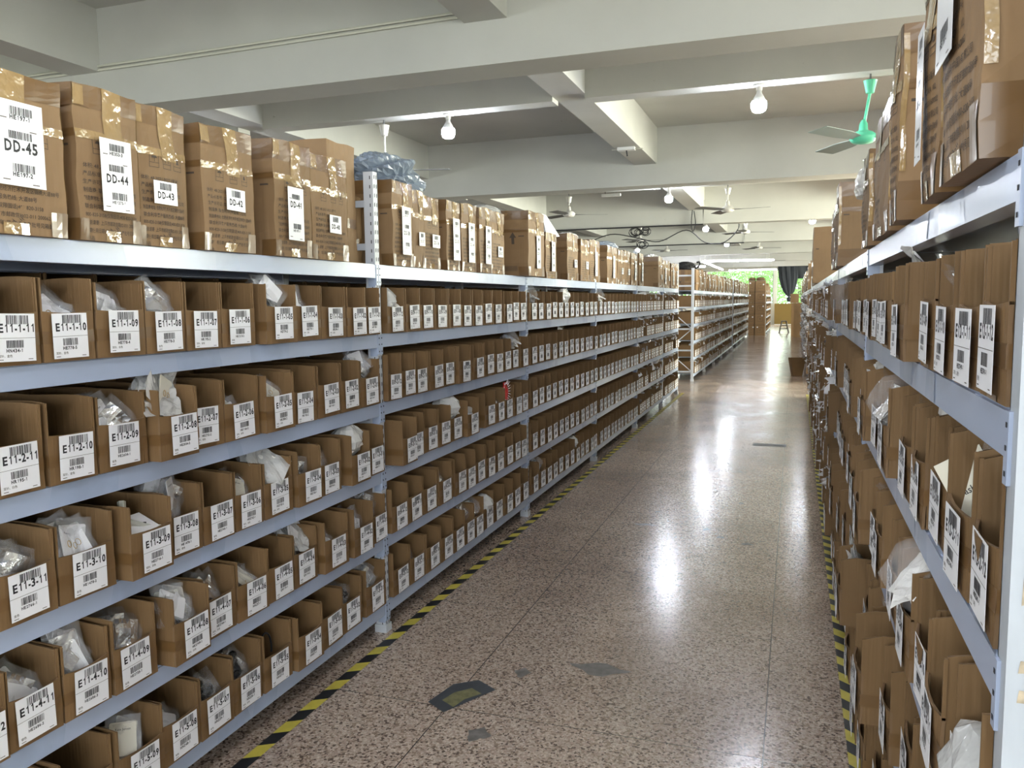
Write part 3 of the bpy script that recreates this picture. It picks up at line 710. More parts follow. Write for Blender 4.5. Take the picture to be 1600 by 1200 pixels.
def carton_meshes(w, d, h, v, style):
    key = (round(w, 2), round(d, 2), round(h, 2), v, style)
    if key in CMESH: return CMESH[key]
    w, d, h = key[:3]; r2_ = random.Random(str(key)); ph = r2_.uniform(0, 6)
    P = box_surface(w, d, h, ph, .0015); mb = MB()
    for f_ in 'fblrtu': patch(mb, P, f_, 0, 1, 0, 1, 0, 'carton_board', 8, 10)
    # printing on the front
    def onf(a, z): return P('f', a, z/h, .0009)
    if style in ('print', 'print2') and w > .12:
        top = h*.47; n_ = len(CN)
        for k, s_ in enumerate(CN):
            z = top-k*h*.052
            vs, fs = TX['S:'+s_]; sc = h*.024/.72
            x0 = vs[:, 0].min(); wd = (vs[:, 0].max()-x0)*sc; sc2 = sc*min(1, w*.84/wd)
            pts = [onf((.08*w+(p[0]-x0)*sc2)/w, z+p[1]*sc) for p in vs]
            mb.add(pts, fs, 'print_ink')
        for c in (.30, .55, .78):          # care marks: little framed symbols
            z0, z1 = h*.56, h*.66; a0, a1 = c-.016/w, c+.016/w; e = .0014
            for q in ((a0, a1, z0, z0+e), (a0, a1, z1-e, z1), (a0, a0+e/w, z0, z1), (a1-e/w, a1, z0, z1), (a0, a1, z0+.012, z0+.012+e)):
                mb.quad([onf(q[0], q[2]), onf(q[1], q[2]), onf(q[1], q[3]), onf(q[0], q[3])], 'print_ink')
            zc = (z0+z1)/2+.006
            if c == .30:                     # umbrella
                mb.quad([onf(c+.009/w*math.cos(t), zc+.007*math.sin(t)) for t in (PI*k/8 for k in range(9))], 'print_ink')
                mb.quad([onf(c-.0008/w, zc-.010), onf(c+.0008/w, zc-.010), onf(c+.0008/w, zc), onf(c-.0008/w, zc)], 'print_ink')
            elif c == .55:                   # two upright arrows
                for s_ in (-.006, .006):
                    q = c+s_/w
                    mb.quad([onf(q-.001/w, zc-.009), onf(q+.001/w, zc-.009), onf(q+.001/w, zc+.004), onf(q-.001/w, zc+.004)], 'print_ink')
                    mb.quad([onf(q-.004/w, zc+.003), onf(q+.004/w, zc+.003), onf(q, zc+.009)], 'print_ink')
            else:
                mb.quad([onf(c-.006/w, zc-.006), onf(c+.006/w, zc-.006), onf(c+.003/w, zc+.005), onf(c-.003/w, zc+.005)], 'print_ink')
        # heavy recycling mark at the foot
        for k in range(7): mb.quad([onf(.5+(.02*math.cos(k)+.004)/w*1, h*.045+.012*math.sin(k*1.7)+.006), onf(.5+(.02*math.cos(k)+.012)/w, h*.045+.012*math.sin(k*1.7)+.004), onf(.5+(.02*math.cos(k))/w, h*.045+.012*math.sin(k*1.7)+.012)], 'print_ink')
    # dark handle mark and a line of print on the side
    patch(mb, P, 'l', .86, .94, .60, .615, .0009, 'print_ink', 1, 1); patch(mb, P, 'r', .06, .14, .60, .615, .0009, 'print_ink', 1, 1)
    if style == 'arrow':
        def onl(a, z): return P('l', a, z/h, .0009)
        c = .78; mb.quad([onl(c-.02, .20), onl(c+.02, .20), onl(c+.02, .24), onl(c-.02, .24)], 'print_ink'); mb.quad([onl(c-.05, .24), onl(c+.05, .24), onl(c, .275)], 'print_ink')
        mb.quad([onl(c-.02, .20), onl(c+.02, .20), onl(c+.02, .26), onl(c-.02, .26)], 'print_ink')
        for z in (.225, .215, .245): mb.quad([onl(.1, z), onl(.52, z), onl(.52, z+.004), onl(.1, z+.004)], 'print_ink')
        for k in range(18): q = .5+.35*k/18; mb.quad([onl(q, .03), onl(q+.008, .03), onl(q+.008, .062), onl(q, .062)], 'print_ink')
    if style == 'side' or style == 'print2':
        for s_, z in (('RIUO', .52), ('10:29', .47)):
            vs, fs = TX['S:'+s_]; sc = .022/.72
            mb.add([P('l', .55+(p[0]*sc)/d, z+p[1]*sc/h, .0009) for p in vs], fs, 'print_ink')
    if style == 'fuji':
        vs, fs = TX['S:UX']; sc = .075/.72
        mb.add([P('l', .12+(p[0]*sc)/d, .30+p[1]*sc/h, .0009) for p in vs], fs, 'print_ink')
    body = mb.mesh('carton_body')
    t = MB(); j = lambda: r2_.uniform(-.02, .02)
    if style != 'plain' and style != 'fuji':
        a = .84+j(); patch(t, P, 'f', 0, 1, a, 1.0, .0013, 'tape', 8, 4); patch(t, P, 'l', .55, 1, a, 1.0, .0013, 'tape', 4, 4)
        b_ = .69+j(); patch(t, P, 'f', 0, 1, b_-.035, b_+.02, .0016, 'shiny_tape', 8, 2); patch(t, P, 'l', .3, 1, b_-.03, b_+.02, .0016, 'tape', 4, 2)
        patch(t, P, 'f', .45+j(), .45+.055/w+j(), .62, 1.0, .0022, 'shiny_tape', 2, 6)
        patch(t, P, 'f', .0, .16, .86, .99, .0026, 'shiny_tape', 3, 3); patch(t, P, 'f', .84, 1, .0, .16, .0020, 'tape', 3, 3)
        patch(t, P, 'f', .0, .12, .0, .14, .0020, 'tape', 3, 3); patch(t, P, 'l', .86, 1, 0, .14, .0020, 'tape', 3, 3)
        patch(t, P, 'r', 0, 1, 0, .20, .0013, 'tape', 5, 2); patch(t, P, 'r', 0, .7, b_-.03, b_+.02, .0016, 'tape', 4, 2); patch(t, P, 'r', 0, .45, a, 1.0, .0013, 'tape', 4, 4)
        patch(t, P, 'r', .0, .035, .25, .95, .0024, 'shiny_tape', 2, 6)
        patch(t, P, 'f', .38, .62, .0, .07, .0016, 'shiny_tape', 3, 2)
        patch(t, P, 't', 0, 1, .42, .58, .0012, 'tape', 6, 2)
    else:
        patch(t, P, 'l', .0, 1, .30, .38, .0012, 'tape', 6, 2); patch(t, P, 'l', .40, .55, .0, 1, .0016, 'tape', 2, 6); patch(t, P, 'f', 0, 1, .30, .38, .0012, 'tape', 6, 2)
    tape = t.mesh('packing_tape')
    body.polygons.foreach_set('use_smooth', [False]*len(body.polygons))
    CMESH[key] = (body, tape, P); return CMESH[key]
def carton(x, y0, y1, z, d, h, lab, grp, face=-1, code=None, lw=.10, lh=.18, lc=.5, lz=.4, hes=(), v=0, style='print', rz=0, cat='carton'):
    w = y1-y0
    body, tape, P = carton_meshes(w, d, h, v, style)
    t = thing('carton', lab, cat, (x, (y0+y1)/2, z), rz+(0 if face < 0 else PI), grp)
    mk('carton_body', body, t); mk('packing_tape', tape, t)
    if code is not None:
        mb = MB(); xx = .0006; mb.box((0, -lw/2, 0), (xx, lw/2, lh), 'glossy_label'); xx += .0003
        fs_ = {1: [lh*.5], 2: [lh*.72, lh*.25], 3: [lh*.5, lh*.87, lh*.2]}[1+len(hes)]
        tall = lh > .1
        zc = fs_[0]
        if code: put_text(mb, code, 'B:', (xx, 0, zc-(.018 if tall else lh*.26)), (0, 1, 0), (0, 0, 1.15), width=lw*.70)
        barcode(mb, 0, zc+(.010 if tall else lh*.12), zc+(.027 if tall else lh*.42), lw*.5, len(code or '')*3+v, xx)
        for q, s_ in zip(fs_[1:], hes):
            put_text(mb, s_, 'S:', (xx, .0, q-.016), (0, 1, 0), (0, 0, 1), width=lw*.42)
            barcode(mb, .004, q-.006, q+.012, lw*.48, int(q*1000), xx)
        if tall:
            for a, c in ((-.42, .78), (-.42, .06), (.2, .66), (.2, .03)): mb.quad([(xx, a*lw, c*lh), (xx, (a+.15)*lw, c*lh), (xx, (a+.15)*lw, c*lh+.002), (xx, a*lw, c*lh+.002)], 'print_ink')
        q = P('f', lc, (lz+lh/2)/h, 0); lo = mb.obj('paper_label', t, loc=(q[0]+.0085, (lc-.5)*w, lz)); lo.rotation_euler = (rng.uniform(-.02, .02), 0, 0)
    return t
T = LV[0]; XF = XA+.022
def cy(u, v): return y_on(u, v, XF)
G = 'cartons on top of the long rack'
L_ = 'brown taped carton labelled %s on top of the long rack'
carton(XF, 1.245, 1.528, T, .40, .365, L_ % 'DD-45', G, code='DD-45', lw=.118, lh=.185, lc=.54, lz=.105, hes=('HE197-1', 'HE197-2'), v=1)
carton(XF, 1.560, 1.765, T, .38, .375, L_ % 'DD-44', G, code='DD-44', lw=.100, lh=.180, lc=.53, lz=.075, hes=('HE353-3', 'HE1275-1'), v=2)
carton(XF-.012, 1.768, 1.955, T, .38, .375, L_ % 'DD-43', G, code='DD-43', lw=.088, lh=.062, lc=.46, lz=.115, v=3)
carton(XF+.004, 2.004, 2.245, T, .38, .37, L_ % 'DD-42', G, code='DD-42', lw=.088, lh=.066, lc=.56, lz=.125, v=4)
carton(XF+.006, 2.352, 2.575, T, .38, .39, L_ % 'DD-41', G, code='DD-41', lw=.092, lh=.180, lc=.44, lz=.055, hes=('HE197-1',), v=5, style='print2')
carton(XF, 2.585, 2.835, T, .36, .378, L_ % 'DD-40', G, code='DD-40', lw=.080, lh=.066, lc=.55, lz=.10, v=6)
carton(XF-.085, 2.842, 3.05, T, .42, .485, 'tall plain carton standing behind carton DD-40', G, v=7, style='plain')
tops = [(3.222, 3.422, 'DD-38', .055, 3), (3.424, 3.546, 'DD-37', .05, 1), (3.55, 3.732, 'DD-36', .05, 1), (3.806, 3.978, 'DD-35', .05, 3), (4.034, 4.255, 'DD-34', .055, 3), (4.258, 4.459, 'DD-33', .05, 3), (4.462, 4.705, 'DD-32', .05, 1),
        (4.96, 5.30, 'DD-31', .06, 3), (5.566, 5.84, 'DD-30', .06, 3), (6.155, 6.49, 'DD-29', .06, 1), (6.55, 6.845, 'DD-28', .06, 1), (6.87, 7.25, 'DD-27', .06, 3), (7.585, 8.04, 'DD-26', .07, 3), (8.06, 8.37, 'DD-25', .06, 1), (8.38, 8.69, 'DD-24', .06, 1), (8.72, 9.08, 'DD-23', .06, 3),
        (9.2, 9.45, 'DD-22', .06, 3), (10.56, 10.9, 'DD-21', .06, 1), (10.95, 11.27, 'DD-20', .06, 3), (11.31, 11.66, 'DD-19', .06, 1), (11.72, 12.06, 'DD-18', .06, 3), (12.12, 12.5, 'DD-17', .06, 3)]
hts = [.37, .35, .34, .35, .365, .36, .36, .405, .32, .36, .345, .36, .35, .345, .35, .34, .36, .39, .36, .37, .35, .36]
for k, ((a, b_, cd, lw, nl), h) in enumerate(zip(tops, hts)):
    st = 'arrow' if cd == 'DD-31' else ('side' if cd in ('DD-21',) else 'print')
    xx = XF+(.055 if cd == 'DD-31' else rng.uniform(-.008, .008)-.01)
    if k < 8: lab = L_ % cd+(' with an arrow' if cd == 'DD-31' else ', beyond the tall post')
    else: lab = 'taped carton on top of the long rack, %s after the arrow carton' % ORD[k-7]
    carton(xx, a, b_, T, .40 if cd not in ('DD-31', 'DD-21') else .46, h, lab, G, code=cd, lw=min(.085, (b_-a)*.5), lh=.21 if nl == 3 else .062, lc=.5 if nl == 3 else .6, lz=.05 if nl == 3 else .10, hes=('HE197-1', 'HE197-2') if nl == 3 else (), v=k % 5, style=st)
# behind-post carton seen through the end frame
carton(XA-.12, 3.14, 3.20, T, .34, .30, 'narrow dark carton seen through the open end frame beside carton DD-38', G, v=1, style='plain')
# cartons on the racks beyond
y = 14.75; k = 0
while y < 23.8:
    w = rng.choice((.24, .3, .34, .38)); hh = rng.uniform(.33, .39)
    if k == 0: w, hh = .42, .36
    carton(XF+rng.uniform(-.01, .01), y, y+w, T, .44, hh, ('carton with the word UX in black on the end of the braced rack' if k == 0 else 'carton on top of the braced rack, %s after the end carton' % ORD[k] if k < 21 else 'carton at the far end of the braced rack top'), 'cartons on top of the braced rack', v=k % 4, style='fuji' if k == 0 else ('plain' if k % 4 == 2 else 'print'), code='' if k and k % 2 else None, lw=.06, lh=.2, lz=.06)
    y += w+rng.choice((.01, .02, .12)); k += 1
y = 24.85; k = 0
while y < 32.4:
    w = rng.choice((.28, .34, .4)); k += 1
    carton(XF-.02+rng.uniform(-.01, .01), y, y+w, T, .42, rng.uniform(.33, .42), 'carton on top of the short rack, %s from its braced end' % ORD[min(k, 20)], 'cartons on top of the short far rack', v=k % 4, style='plain' if k % 3 == 0 else 'print', code='' if k % 2 else None, lw=.06, lh=.2, lz=.06)
    y += w+rng.choice((.02, .1, .2))
# opposite rack
G2 = 'cartons on top of the narrow rack'; XG = .205
carton(XG, 1.137, 1.405, T+.0, .42, .44, 'big carton with a shiny label overhanging the beam beside the worn white post', G2, face=1, code='', lw=.13, lh=.16, lc=.35, lz=.16, hes=('HE197-1',), v=1, style='print')
carton(XG+.005, 1.47, 1.645, T, .36, .40, 'tall narrow carton with long label, second from the worn white post', G2, face=1, code='DD-20', lw=.07, lh=.22, lc=.5, lz=.06, hes=('HE197-1', 'HE197-2'), v=2)
carton(XG, 1.955, 2.10, T, .34, .405, 'dusty carton wrapped in shiny tape, third from the worn white post', G2, face=1, v=3, style='print')
carton(XG+.01, 2.25, 2.65, T, .34, .33, 'carton with lifted flap, fourth from the worn white post', G2, face=1, v=4, style='print')
carton(XG+.01, 2.86, 3.06, T, .34, .30, 'carton under a milky bag, fifth from the worn white post', G2, face=1, v=5, style='print')
carton(XG+.0, 4.60, 4.86, T, .36, .43, 'tall lone carton with printed side beyond the second post', G2, face=1, v=1, style='print2')
carton(XG+.0, 5.0, 5.3, T, .30, .33, 'carton close behind the tall lone carton', G2, face=1, v=2)
carton(XG-.02, 9.75, 10.1, T, .40, .62, 'tallest carton far along the narrow rack', G2, face=1, v=3, style='plain')
for k, (a, b_, h) in enumerate(((10.3, 10.7, .5), (10.9, 11.3, .42), (11.5, 11.9, .38), (12.1, 12.5, .36))):
    carton(XG+.02, a, b_, T, .4, h, 'carton on the narrow rack, %s beyond the tallest one' % ORD[k+1], G2, face=1, v=k % 4, style='plain' if k % 2 else 'print')
y = 15; k = 0
while y < 31:
    w = rng.choice((.34, .4, .45)); k += 1
    carton(XR+.0+rng.uniform(-.03, .02), y, y+w, T, .42, rng.uniform(.3, .5), 'carton on top of the window side racks, %s past the gap' % ORD[min(k, 20)], 'cartons on the window side racks', face=1, v=k % 4, style='plain' if k % 2 else 'print')
    y += w+rng.choice((.02, .4, .8))
# two stacks of sealed cartons at the end of the row
def sealed(x0, x1, y, z, h, lab, d=.5):
    t = thing('sealed_carton', lab, 'carton', ((x0+x1)/2, y, z), 0, 'sealed cartons stacked five high')
    mb = MB(); w = (x1-x0)/2; mb.box((-w, 0, 0), (w, d, h), 'carton_board')
    for q in ((-w*.55, w*.55, h*.28, h*.30), (-w*.55, w*.55, h*.70, h*.72), (-w*.55, -w*.52, h*.28, h*.72), (w*.52, w*.55, h*.28, h*.72), (-w*.2, w*.2, h*.48, h*.52)):
        mb.quad([(q[0], -.001, q[2]), (q[1], -.001, q[2]), (q[1], -.001, q[3]), (q[0], -.001, q[3])], 'print_ink')
    mb.obj('carton_body', t)
    mb = MB(); mb.quad([(-w, -.0015, h*.93), (w, -.0015, h*.93), (w, -.0015, h), (-w, -.0015, h)], 'tape'); mb.obj('packing_tape', t)
    mb = MB(); cx = rng.choice((-.5, .4, .6))*w; cz = rng.uniform(.5, .85)*h; mb.quad([(cx+.03*math.cos(a), -.002, cz+.03*math.sin(a)) for a in (PI*q/6 for q in range(12))], 'label'); mb.obj('round_label', t)
for k in range(5):
    sealed(-1.74, -1.50, 33.75, k*.434, .43, 'sealed carton in the narrow stack, %s from the floor' % ORD[k+1])
    sealed(-1.48, -1.10, 33.72, k*.434, .43, 'sealed carton in the wide stack facing the aisle, %s from the floor' % ORD[k+1])

# ------------------------------------------------------------------ packets, bundles and bags in the boxes
def crumple(mb, w, h, amp, seed, mn, nu=7, nv=8, th=None, fold=0):
    r2_ = random.Random(seed); ks = [(r2_.uniform(-60, 60), r2_.uniform(-60, 60), r2_.uniform(0, 6)) for _ in range(6)]
    def P(a, b_):
        y, z = (a-.5)*w, (b_-.5)*h
        q = sum(abs(math.sin((k[0]*y+k[1]*z)*.9+k[2]))-.5 for k in ks)/3
        e = min(a, 1-a, b_, 1-b_)
        return (amp*q+fold*abs(y)*.8, y*(1-.06*abs(q)), z*(1-.05*abs(q)))
    if th: mb.sheet(P, nu, nv, (-th, 0, 0), mn)
    else:
        vs = [P(i/nu, j/nv) for j in range(nv+1) for i in range(nu+1)]
        mb.add(vs, [(j*(nu+1)+i, j*(nu+1)+i+1, (j+1)*(nu+1)+i+1, (j+1)*(nu+1)+i) for j in range(nv) for i in range(nu)], mn)
PK = {}
def packet_mesh(kind, v):
    k = (kind, v)
    if k in PK: return PK[k]
    sd = v*17+len(kind)*5; film = MB(); inner = MB(); r2_ = random.Random(sd)
    if kind in ('card', 'cream'):
        crumple(film, .095, .125, .010, sd, 'clear_film'); f2 = MB()
        crumple(film, .095, .125, .008, sd+3, 'clear_film')
        film.v = [((p[0]+(.004 if i < len(film.v)//2 else -.005)), p[1], p[2]) for i, p in enumerate(film.v)]
        w, h = .070, .088; cr = .006
        pts = []
        for cx, cz, a0 in ((w/2-cr, h/2-cr, 0), (-w/2+cr, h/2-cr, 1), (-w/2+cr, -h/2+cr, 2), (w/2-cr, -h/2+cr, 3)):
            for q in range(4): t = PI/2*(a0+q/3); pts.append((cx+cr*math.cos(t), cz+cr*math.sin(t)))
        n_ = len(pts); mn = 'cream_card' if kind == 'cream' else 'card'
        inner.add([(.0006, a, b_) for a, b_ in pts]+[(-.0006, a, b_) for a, b_ in pts], [tuple(range(n_)), tuple(range(n_, 2*n_))[::-1]]+[(i, n_+i, n_+(i+1) % n_, (i+1) % n_) for i in range(n_)], mn)
        if v % 3 == 0: put_text(inner, 'Kate Jensen', 'S:', (.0012, 0, .022), (0, 1, 0), (0, 0, 1), width=.04)
        if v % 2 == 0:
            for sg in (-1, 1):
                inner.tube([(.003, sg*.010+.006*math.cos(t), -.006+.009*math.sin(t)) for t in (2*PI*q/10 for q in range(11))], .0011, 'gold', 5, False)
        nm = 'backing_card'
    elif kind == 'dark':
        crumple(film, .10, .11, .014, sd, 'clear_film')
        for q in range(9):
            a = r2_.uniform(0, 6); inner.lathe([(.001, -.012), (.011, -.008), (.014, 0), (.010, .008), (.001, .011)], (-.004+r2_.uniform(-.008, .006), r2_.uniform(-.03, .03), r2_.uniform(-.035, .035)), 'dark_item', 8)
        nm = 'black_beads'
    elif kind == 'silver':
        crumple(film, .10, .12, .012, sd, 'clear_film')
        crumple(inner, .07, .08, .016, sd+1, 'foil', 6, 6); nm = 'silver_trinkets'
    elif kind == 'sheet':
        crumple(film, .13, .15, .020, sd, 'milky_film', 9, 10); crumple(inner, .10, .11, .016, sd+2, 'paper_bundle', 7, 7); inner.v = [(p[0]-.008, p[1], p[2]) for p in inner.v]; nm = 'tissue_paper'
    PK[k] = (film.mesh('plastic_packet'), inner.mesh(nm), nm); return PK[k]
words = {'card': 'white card packet', 'cream': 'cream card packet', 'dark': 'black bead packet', 'silver': 'silvery packet', 'sheet': 'milky tissue packet'}
npk = 0
def fill(key, kinds, hi, n=4, spread=1.0):
    """packets heaped in a box: hi = height reached above the box floor"""
    global npk
    if key not in PLACED: return
    x, y, z, w, face, dl = PLACED[key]; s = 1 if face < 0 else -1
    rk, row, no = key; code = '%s-%d-%02d' % key
    if rk in ('E11', 'E09', 'E12'): where = 'box %s' % code
    else: where = '%s box, %s, %s' % (ORD[(13 if rk != 'E10' else 12)-no], shelfs[row], bayw[rk])
    if rk == 'E11': n += 1
    if rk == 'E12': n = min(n, 3)+(3 if key == ('E12', 2, 11) else 0)
    for k in range(n):
        kind = kinds[k % len(kinds)]; film, inner, nm = packet_mesh(kind, rng.randrange(4))
        fr = k/max(1, n-1)
        px_ = -.048-.055*rng.random()*spread
        pz_ = z+max(.062, hi-.040-.045*fr*rng.random()*1.3)
        py_ = y+rng.uniform(-1, 1)*max(0, w/2-.055)
        g = 'packets in %s' % where
        t = thing('plastic_packet', '%s in %s' % (words[kind], where), 'packet', (x+s*px_, py_, pz_), 0, g)
        t.rotation_euler = (rng.uniform(-.95, .95), s*rng.uniform(-.75, -.05), (0 if s > 0 else PI)+rng.uniform(-.5, .5))
        mk('clear_wrap', film, t); mk(nm, inner, t); npk += 1
def bundle(key, hi, mn='paper_bundle', lab=None, size=1.0, film='milky_film', over=0.0, cat='bag'):
    x, y, z, w, face, dl = PLACED[key]; s = 1 if face < 0 else -1; code = '%s-%d-%02d' % key
    sd = sum(key[1:])*7; mb = MB(); r2_ = random.Random(sd); W_ = min(w-.02, .14)*size
    for k in range(6):
        m2 = MB(); crumple(m2, W_*.92, .085*size, .011*size, sd+k, mn, 8, 7, th=.0015)
        a = r2_.uniform(-1.1, -.5)+.10*k; rr = Matrix.Rotation(a, 3, 'Y') @ Matrix.Rotation(r2_.uniform(-.35, .35), 3, 'X')
        mb.add([tuple(rr @ Vector(p)+Vector((-.05-.008*k+over, 0, hi-.055*size-.006*k))) for p in m2.v], m2.f, mn)
    t = thing('plastic_bag', lab, cat, (x, y, z), 0 if s > 0 else PI)
    mb.obj('folded_contents', t)
    f_ = MB()
    prof = []
    N1, N2 = 12, 8
    for j in range(N2+1):
        for i in range(N1):
            th_ = PI*j/N2; ph_ = 2*PI*i/N1; q = 1+.14*math.sin(3*ph_+sd)+.12*math.sin(5*th_+2*ph_)
            prof.append((-.06+over+.055*size*q*math.sin(th_)*math.cos(ph_), W_*.52*q*math.sin(th_)*math.sin(ph_), hi-.055*size+.062*size*math.cos(th_)))
    f_.add(prof, [(j*N1+i, j*N1+(i+1) % N1, (j+1)*N1+(i+1) % N1, (j+1)*N1+i) for j in range(N2) for i in range(N1)], film)
    f_.obj('film_wrap', t)
fills = [(('E11', 1, 10), ('card',), .165, 5), (('E11', 1, 9), ('card',), .165, 5), (('E11', 1, 8), ('card', 'silver'), .19, 4), (('E11', 1, 5), ('card', 'card', 'silver'), .225, 7), (('E11', 1, 4), ('card',), .18, 4),
         (('E11', 2, 9), ('card', 'silver'), .18, 5), (('E11', 2, 8), ('cream', 'sheet'), .225, 7), (('E11', 2, 6), ('card',), .125, 2), (('E11', 2, 5), ('cream',), .16, 3), (('E11', 2, 1), ('card',), .22, 6),
         (('E11', 3, 11), ('card', 'silver'), .17, 5), (('E11', 3, 10), ('card', 'card'), .18, 6), (('E11', 3, 8), ('card', 'silver'), .22, 6), (('E11', 3, 6), ('cream',), .165, 3), (('E11', 3, 5), ('card', 'sheet'), .22, 5), (('E11', 3, 4), ('silver',), .17, 3), (('E11', 3, 3), ('silver', 'card'), .17, 3),
         (('E11', 4, 11), ('card', 'silver'), .15, 4), (('E11', 4, 10), ('card', 'silver'), .20, 7), (('E11', 4, 9), ('silver',), .17, 4), (('E11', 4, 8), ('card', 'cream'), .20, 6), (('E11', 4, 7), ('silver',), .17, 3), (('E11', 4, 6), ('cream',), .15, 4), (('E11', 4, 4), ('card', 'sheet'), .22, 6), (('E11', 4, 3), ('card',), .15, 2), (('E11', 4, 2), ('card',), .17, 3), (('E11', 4, 1), ('silver', 'card'), .20, 5),
         (('E11', 5, 9), ('cream',), .18, 5), (('E11', 5, 8), ('card',), .12, 2), (('E11', 5, 7), ('dark',), .16, 5), (('E11', 5, 6), ('dark', 'silver'), .18, 5), (('E11', 5, 2), ('dark',), .18, 5), (('E11', 5, 1), ('card', 'silver'), .21, 7),
         (('E09', 1, 10), ('silver',), .15, 3), (('E09', 1, 9), ('card',), .15, 3), (('E09', 1, 8), ('silver',), .16, 3), (('E09', 1, 6), ('silver',), .18, 3), (('E09', 2, 12), ('card',), .15, 3), (('E09', 2, 10), ('dark', 'card'), .17, 4), (('E09', 2, 7), ('card',), .14, 2), (('E09', 2, 6), ('card',), .14, 2),
         (('E09', 3, 7), ('sheet',), .15, 2), (('E09', 3, 4), ('card',), .17, 3), (('E09', 4, 9), ('silver',), .16, 3), (('E09', 4, 5), ('card',), .15, 3), (('E09', 5, 11), ('silver',), .15, 3), (('E09', 5, 7), ('silver',), .20, 5), (('E09', 5, 4), ('card',), .16, 3), (('E09', 5, 1), ('silver',), .16, 3), (('E09', 4, 1), ('sheet',), .18, 2),
         (('E12', 1, 10), ('card',), .17, 2), (('E12', 1, 8), ('silver', 'sheet'), .22, 4), (('E12', 1, 6), ('card',), .18, 3), (('E12', 1, 11), ('silver',), .13, 2), (('E12', 2, 11), ('cream',), .20, 8), (('E12', 2, 12), ('card',), .13, 3), (('E12', 2, 8), ('card', 'sheet'), .20, 4), (('E12', 2, 7), ('silver', 'card'), .20, 5), (('E12', 2, 5), ('silver',), .2, 4), (('E12', 2, 4), ('sheet',), .2, 3),
         (('E12', 3, 12), ('silver',), .2, 5), (('E12', 3, 7), ('dark',), .21, 6), (('E12', 3, 9), ('card', 'sheet'), .2, 5), (('E12', 3, 6), ('card',), .2, 4), (('E12', 3, 5), ('card', 'silver'), .18, 4), (('E12', 4, 12), ('sheet',), .19, 5), (('E12', 4, 9), ('sheet', 'card'), .2, 4), (('E12', 4, 6), ('card', 'silver'), .2, 5), (('E12', 4, 4), ('sheet',), .2, 4), (('E12', 3, 3), ('card',), .2, 4)]
for a in fills: fill(*a)
for rk, rows_, nn in (('E07', 5, 12), ('E05', 5, 12), ('E10', 4, 11)):
    for row in range(1, rows_+1):
        for no in range(1, nn+1):
            q = rng.random()
            if q < (.10 if rk != 'E10' else .22): fill((rk, row, no), (rng.choice(('card', 'silver', 'sheet', 'card')),), rng.choice((.16, .18, .215)), 1)
bundle(('E09', 1, 12), .195, lab='thick fold of white tissue bags bulging from box E09-1-12', size=1.05, cat='bag')
bundle(('E11', 3, 2), .23, lab='bulky milky bag of white cards rising from box E11-3-02', size=1.1)
bundle(('E11', 2, 1), .23, 'foil', 'silvery bag pushed up against the post in box E11-2-01', film='clear_film')
bundle(('E09', 2, 2), .24, 'foil', 'crumpled silver bag spilling out of box E09-2-02', film='clear_film', over=.03)
bundle(('E09', 3, 8), .24, lab='tall crumpled white bag rising from box E09-3-08', size=1.2)
bundle(('E09', 5, 5), .19, lab='fan of folded white bags in box E09-5-05', size=1.0, over=.02)
bundle(('E09', 5, 6), .21, 'foil', 'glinting clear bag over the rim of box E09-5-06', film='clear_film')
bundle(('E07', 1, 12), .24, 'foil', 'big silver bag bulging at the first box of the third bay', film='clear_film', size=1.2, over=.02)
bundle(('E07', 1, 7), .22, lab='white bag draped over a box rim on the topmost shelf of the third bay', over=.03)
bundle(('E07', 5, 5), .21, lab='white bag bulging from a lowest shelf box of the third bay')
bundle(('E07', 5, 11), .22, 'foil', lab='silvery bag in a lowest shelf box near the start of the third bay', film='clear_film')
bundle(('E05', 1, 12), .24, lab='billowing clear bag at the first box of the fourth bay', film='clear_film', size=1.2, over=.03)
bundle(('E12', 3, 9), .245, lab='big clear bag of folded sleeves swelling out above box E12-3-09', film='clear_film', size=1.2, over=.03)
bundle(('E12', 3, 12), .15, lab='pleated white bag low beside the worn white post', size=1.1, over=.03)
bundle(('E12', 2, 6), .23, 'foil', lab='shiny clear bag hanging over the second shelf of the narrow rack', film='clear_film', size=1.1, over=.04)
# packets in the farthest boxes, too many and too small to build singly
mb = MB()
def scatter(xf, face, ya, yb, dens):
    for row in range(1, 6):
        y = ya
        while y < yb:
            y += rng.uniform(.05, .5)/dens
            if y > yb: break
            for k in range(2):
                m2 = MB(); mn = rng.choice(('card', 'milky_film', 'foil', 'card')); crumple(m2, .11, .12, .015, int(y*100)+row+k, mn, 4, 4)
                rr = Matrix.Rotation(rng.uniform(0, 3), 3, 'Z') @ Matrix.Rotation(rng.uniform(-.8, .2), 3, 'Y') @ Matrix.Rotation(rng.uniform(-.9, .9), 3, 'X')
                mb.add([tuple(rr @ Vector(p)+Vector((xf-face*rng.choice((-.06, -.03, .0 if face < 0 else .02)), y, LV[row]+rng.uniform(.13, .19)))) for p in m2.v], m2.f, mn)
scatter(XA-.03, -1, 9.2, 12.5, 1.0); scatter(XA-.03, -1, 14.8, 23.9, .8); scatter(XA-.05, -1, 24.9, 32.8, .6)
scatter(XR+.02, 1, 5.1, 12.5, 1.3); scatter(XR+.02, 1, 15.0, 31, .7)
tag(mb.obj('plastic_packets'), 'small pale packets poking out of the farthest boxes', 'packets', kind='stuff')
